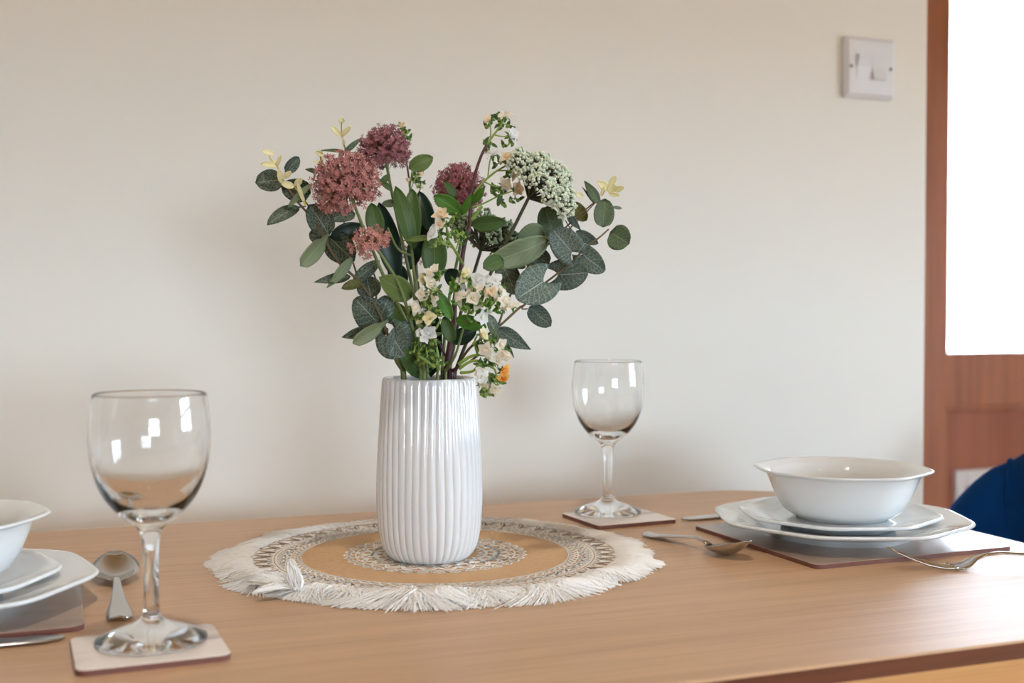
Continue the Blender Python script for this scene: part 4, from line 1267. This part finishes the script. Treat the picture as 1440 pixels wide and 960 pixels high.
# --- mauve heads
def star(g, c, d, r, q):
    x = d.orthogonal().normalized(); y = d.cross(x); a0 = q.uniform(0, 6)
    for k in range(5):
        a = a0 + 2*pi*k/5; o = x*cos(a) + y*sin(a); s = d.cross(o)
        t = c + o*r*q.uniform(.8, 1.05) + d*r*.45
        m = c + o*r*.5 + d*r*.15
        g.add([c, m + s*r*.22, t, m - s*r*.22], [(0, 1, 2, 3)])
def allium(name, label, group, hub, rpx, D, path, mats, seed, N=230, open_=(-.55), squash=1.0, rs=(.78, 1.0), fr=.0030, foot=(0, 0), sparse=False):
    q = random.Random(seed)
    r = bouquet_thing(name, label, 'flower stem', group, foot)
    c = at(hub[0], hub[1], D); R = rpx/FPX*D
    pts = [at(*p) for p in path]
    full = root_pts(path[0][0], path[0][2], foot) + pts[1:] + [c]
    stem_of(r, [(full, .0018, .0012)], M_STEMG)
    up = (c - pts[-1]).normalized()
    g = G(); h = G()
    for i in range(N):
        z = 1 - 2*(i+.5)/N; a = i*2.39996
        d = Vector((sqrt(1-z*z)*cos(a), sqrt(1-z*z)*sin(a), z))
        d = (d + Vector((q.gauss(0, .08), q.gauss(0, .08), q.gauss(0, .08)))).normalized()
        if d.dot(up) < open_: continue
        R1 = R*q.uniform(*rs)
        p = c + Vector((d.x, d.y, d.z*squash))*R1
        tube(h, [c, c.lerp(p, .5) + UP*q.uniform(-.001, .001), p], .00045, .00035, 3, False)
        for k in range(3 if not sparse else 1):
            dd = (d + Vector((q.gauss(0, .45), q.gauss(0, .45), q.gauss(0, .45)))).normalized()
            e = p + dd*R*.09 - d*R*q.uniform(0, .15)
            star(g, e, dd, fr*q.uniform(.8, 1.15), q)
    h.build('pedicels', mats[1], r, kind='stuff')
    g.build('florets', mats[0], r, smooth=False, kind='stuff')
    return r
AG = 'artificial mauve allium stems'
M_PEDR = plain('reddish_pedicel', (150, 98, 80), .6, .2, 200)
allium('allium_stem', 'largest rusty-mauve globe flower, front left of the bouquet', AG, (487, 261), 49, .965, [(590, 531, .985), (575, 460, .985), (545, 400, .975), (515, 330, .97), (503, 300, .968)], (M_MAUVE['rust'], M_PEDR), 1, 430, -.75, 1, (.66, 1.0), .0028, (-.008, -.014))
allium('allium_stem', 'dusky mauve globe flower at the top left, behind the largest head', AG, (541, 213), 37, 1.03, [(600, 531, 1.02), (585, 430, 1.03), (568, 350, 1.035), (555, 290, 1.035), (547, 250, 1.03)], (M_MAUVE['mauve'], M_PEDR), 2, 380, -.62, 1, (.70, 1.0), .0024, (-.004, .014))
allium('allium_stem', 'plum globe flower behind the purple stem near the centre', AG, (645, 266), 37, 1.05, [(622, 531, 1.03), (630, 430, 1.05), (648, 340, 1.055), (648, 300, 1.055)], (M_MAUVE['plum'], M_PEDR), 3, 380, -.9, 1, (.72, 1.0), .0023, (.004, .020))
allium('allium_stem', 'small ragged pinkish-bronze flower head below the largest globe', AG, (524, 342), 31, .955, [(592, 531, .975), (585, 480, .97), (565, 410, .965), (545, 372, .96)], (M_MAUVE['pink'], plain('olive_pedicel', (140, 130, 70), .6, .2, 200)), 4, 110, -.5, .8, (.45, 1.05), .0030, (-.012, -.02))
allium('seed_head_stem', 'sparse open red seed head behind the upright leaves', AG, (584, 356), 26, 1.06, [(596, 531, 1.03), (588, 440, 1.05), (585, 380, 1.06)], (M_MAUVE['plum'], M_PEDR), 5, 46, -.9, 1, (.85, 1.0), .0026, (-.002, .022), True)

# --- lace flowers
def lace(label, hub, D, axis, R, spread, path, seed, foot, n=24, mat=M_LACE, px_scale=1):
    q = random.Random(seed)
    r = bouquet_thing('lace_flower_stem', label, 'flower stem', 'artificial lace flower stems', foot)
    c = at(hub[0], hub[1], D); ax = (CR*axis[0] + UP*axis[1] - CF*axis[2]).normalized()
    pts = [at(*p) for p in path]
    stem_of(r, [(root_pts(path[0][0], path[0][2], foot) + pts[1:] + [c], .0016, .0014)], M_STEMD)
    x = ax.orthogonal().normalized(); y = ax.cross(x)
    g = G(); h = G()
    for i in range(n):
        rr = sqrt((i+.6)/n); a = i*2.39996 + q.uniform(-.2, .2); th = spread*rr
        d = (ax*cos(th) + (x*cos(a) + y*sin(a))*sin(th)).normalized()
        p = c + d*R*q.uniform(.88, 1.04)
        tube(h, smooth_path([c, c.lerp(p, .5) + ax*.001 - UP*.0015, p - d*.004], 3), .0008, .0006, 5, False)
        br = .0082*q.uniform(.8, 1.15)
        for k in range(64):
            e = Vector((q.gauss(0, 1), q.gauss(0, 1), q.gauss(0, 1))).normalized()
            if e.dot(d) < -.35: continue
            pp_ = p + e*br*q.uniform(.75, 1.08)
            tube(h, [p - d*.004, pp_], .0003, .0003, 3, False)
            ico(g, pp_, q.uniform(.0010, .0018))
    h.build('rays', M_STEMD, r, kind='stuff')
    g.build('florets', mat, r, kind='stuff')
lace('pale green lace flower umbel at the upper right, tilted towards the wall', (743, 279), .985, (.66, .68, .22), .0325, radians(62), [(640, 531, 1.0), (668, 450, 1.0), (690, 385, .995), (715, 335, .99), (735, 295, .985)], 21, (.010, .006), 38)
lace('grey-green lace flower umbel lower right of centre, seen from below', (676, 352), 1.045, (.35, .93, -.15), .0300, radians(72), [(632, 531, 1.02), (648, 440, 1.035), (666, 385, 1.045), (673, 362, 1.045)], 22, (.008, .018), 24, M_LACED)
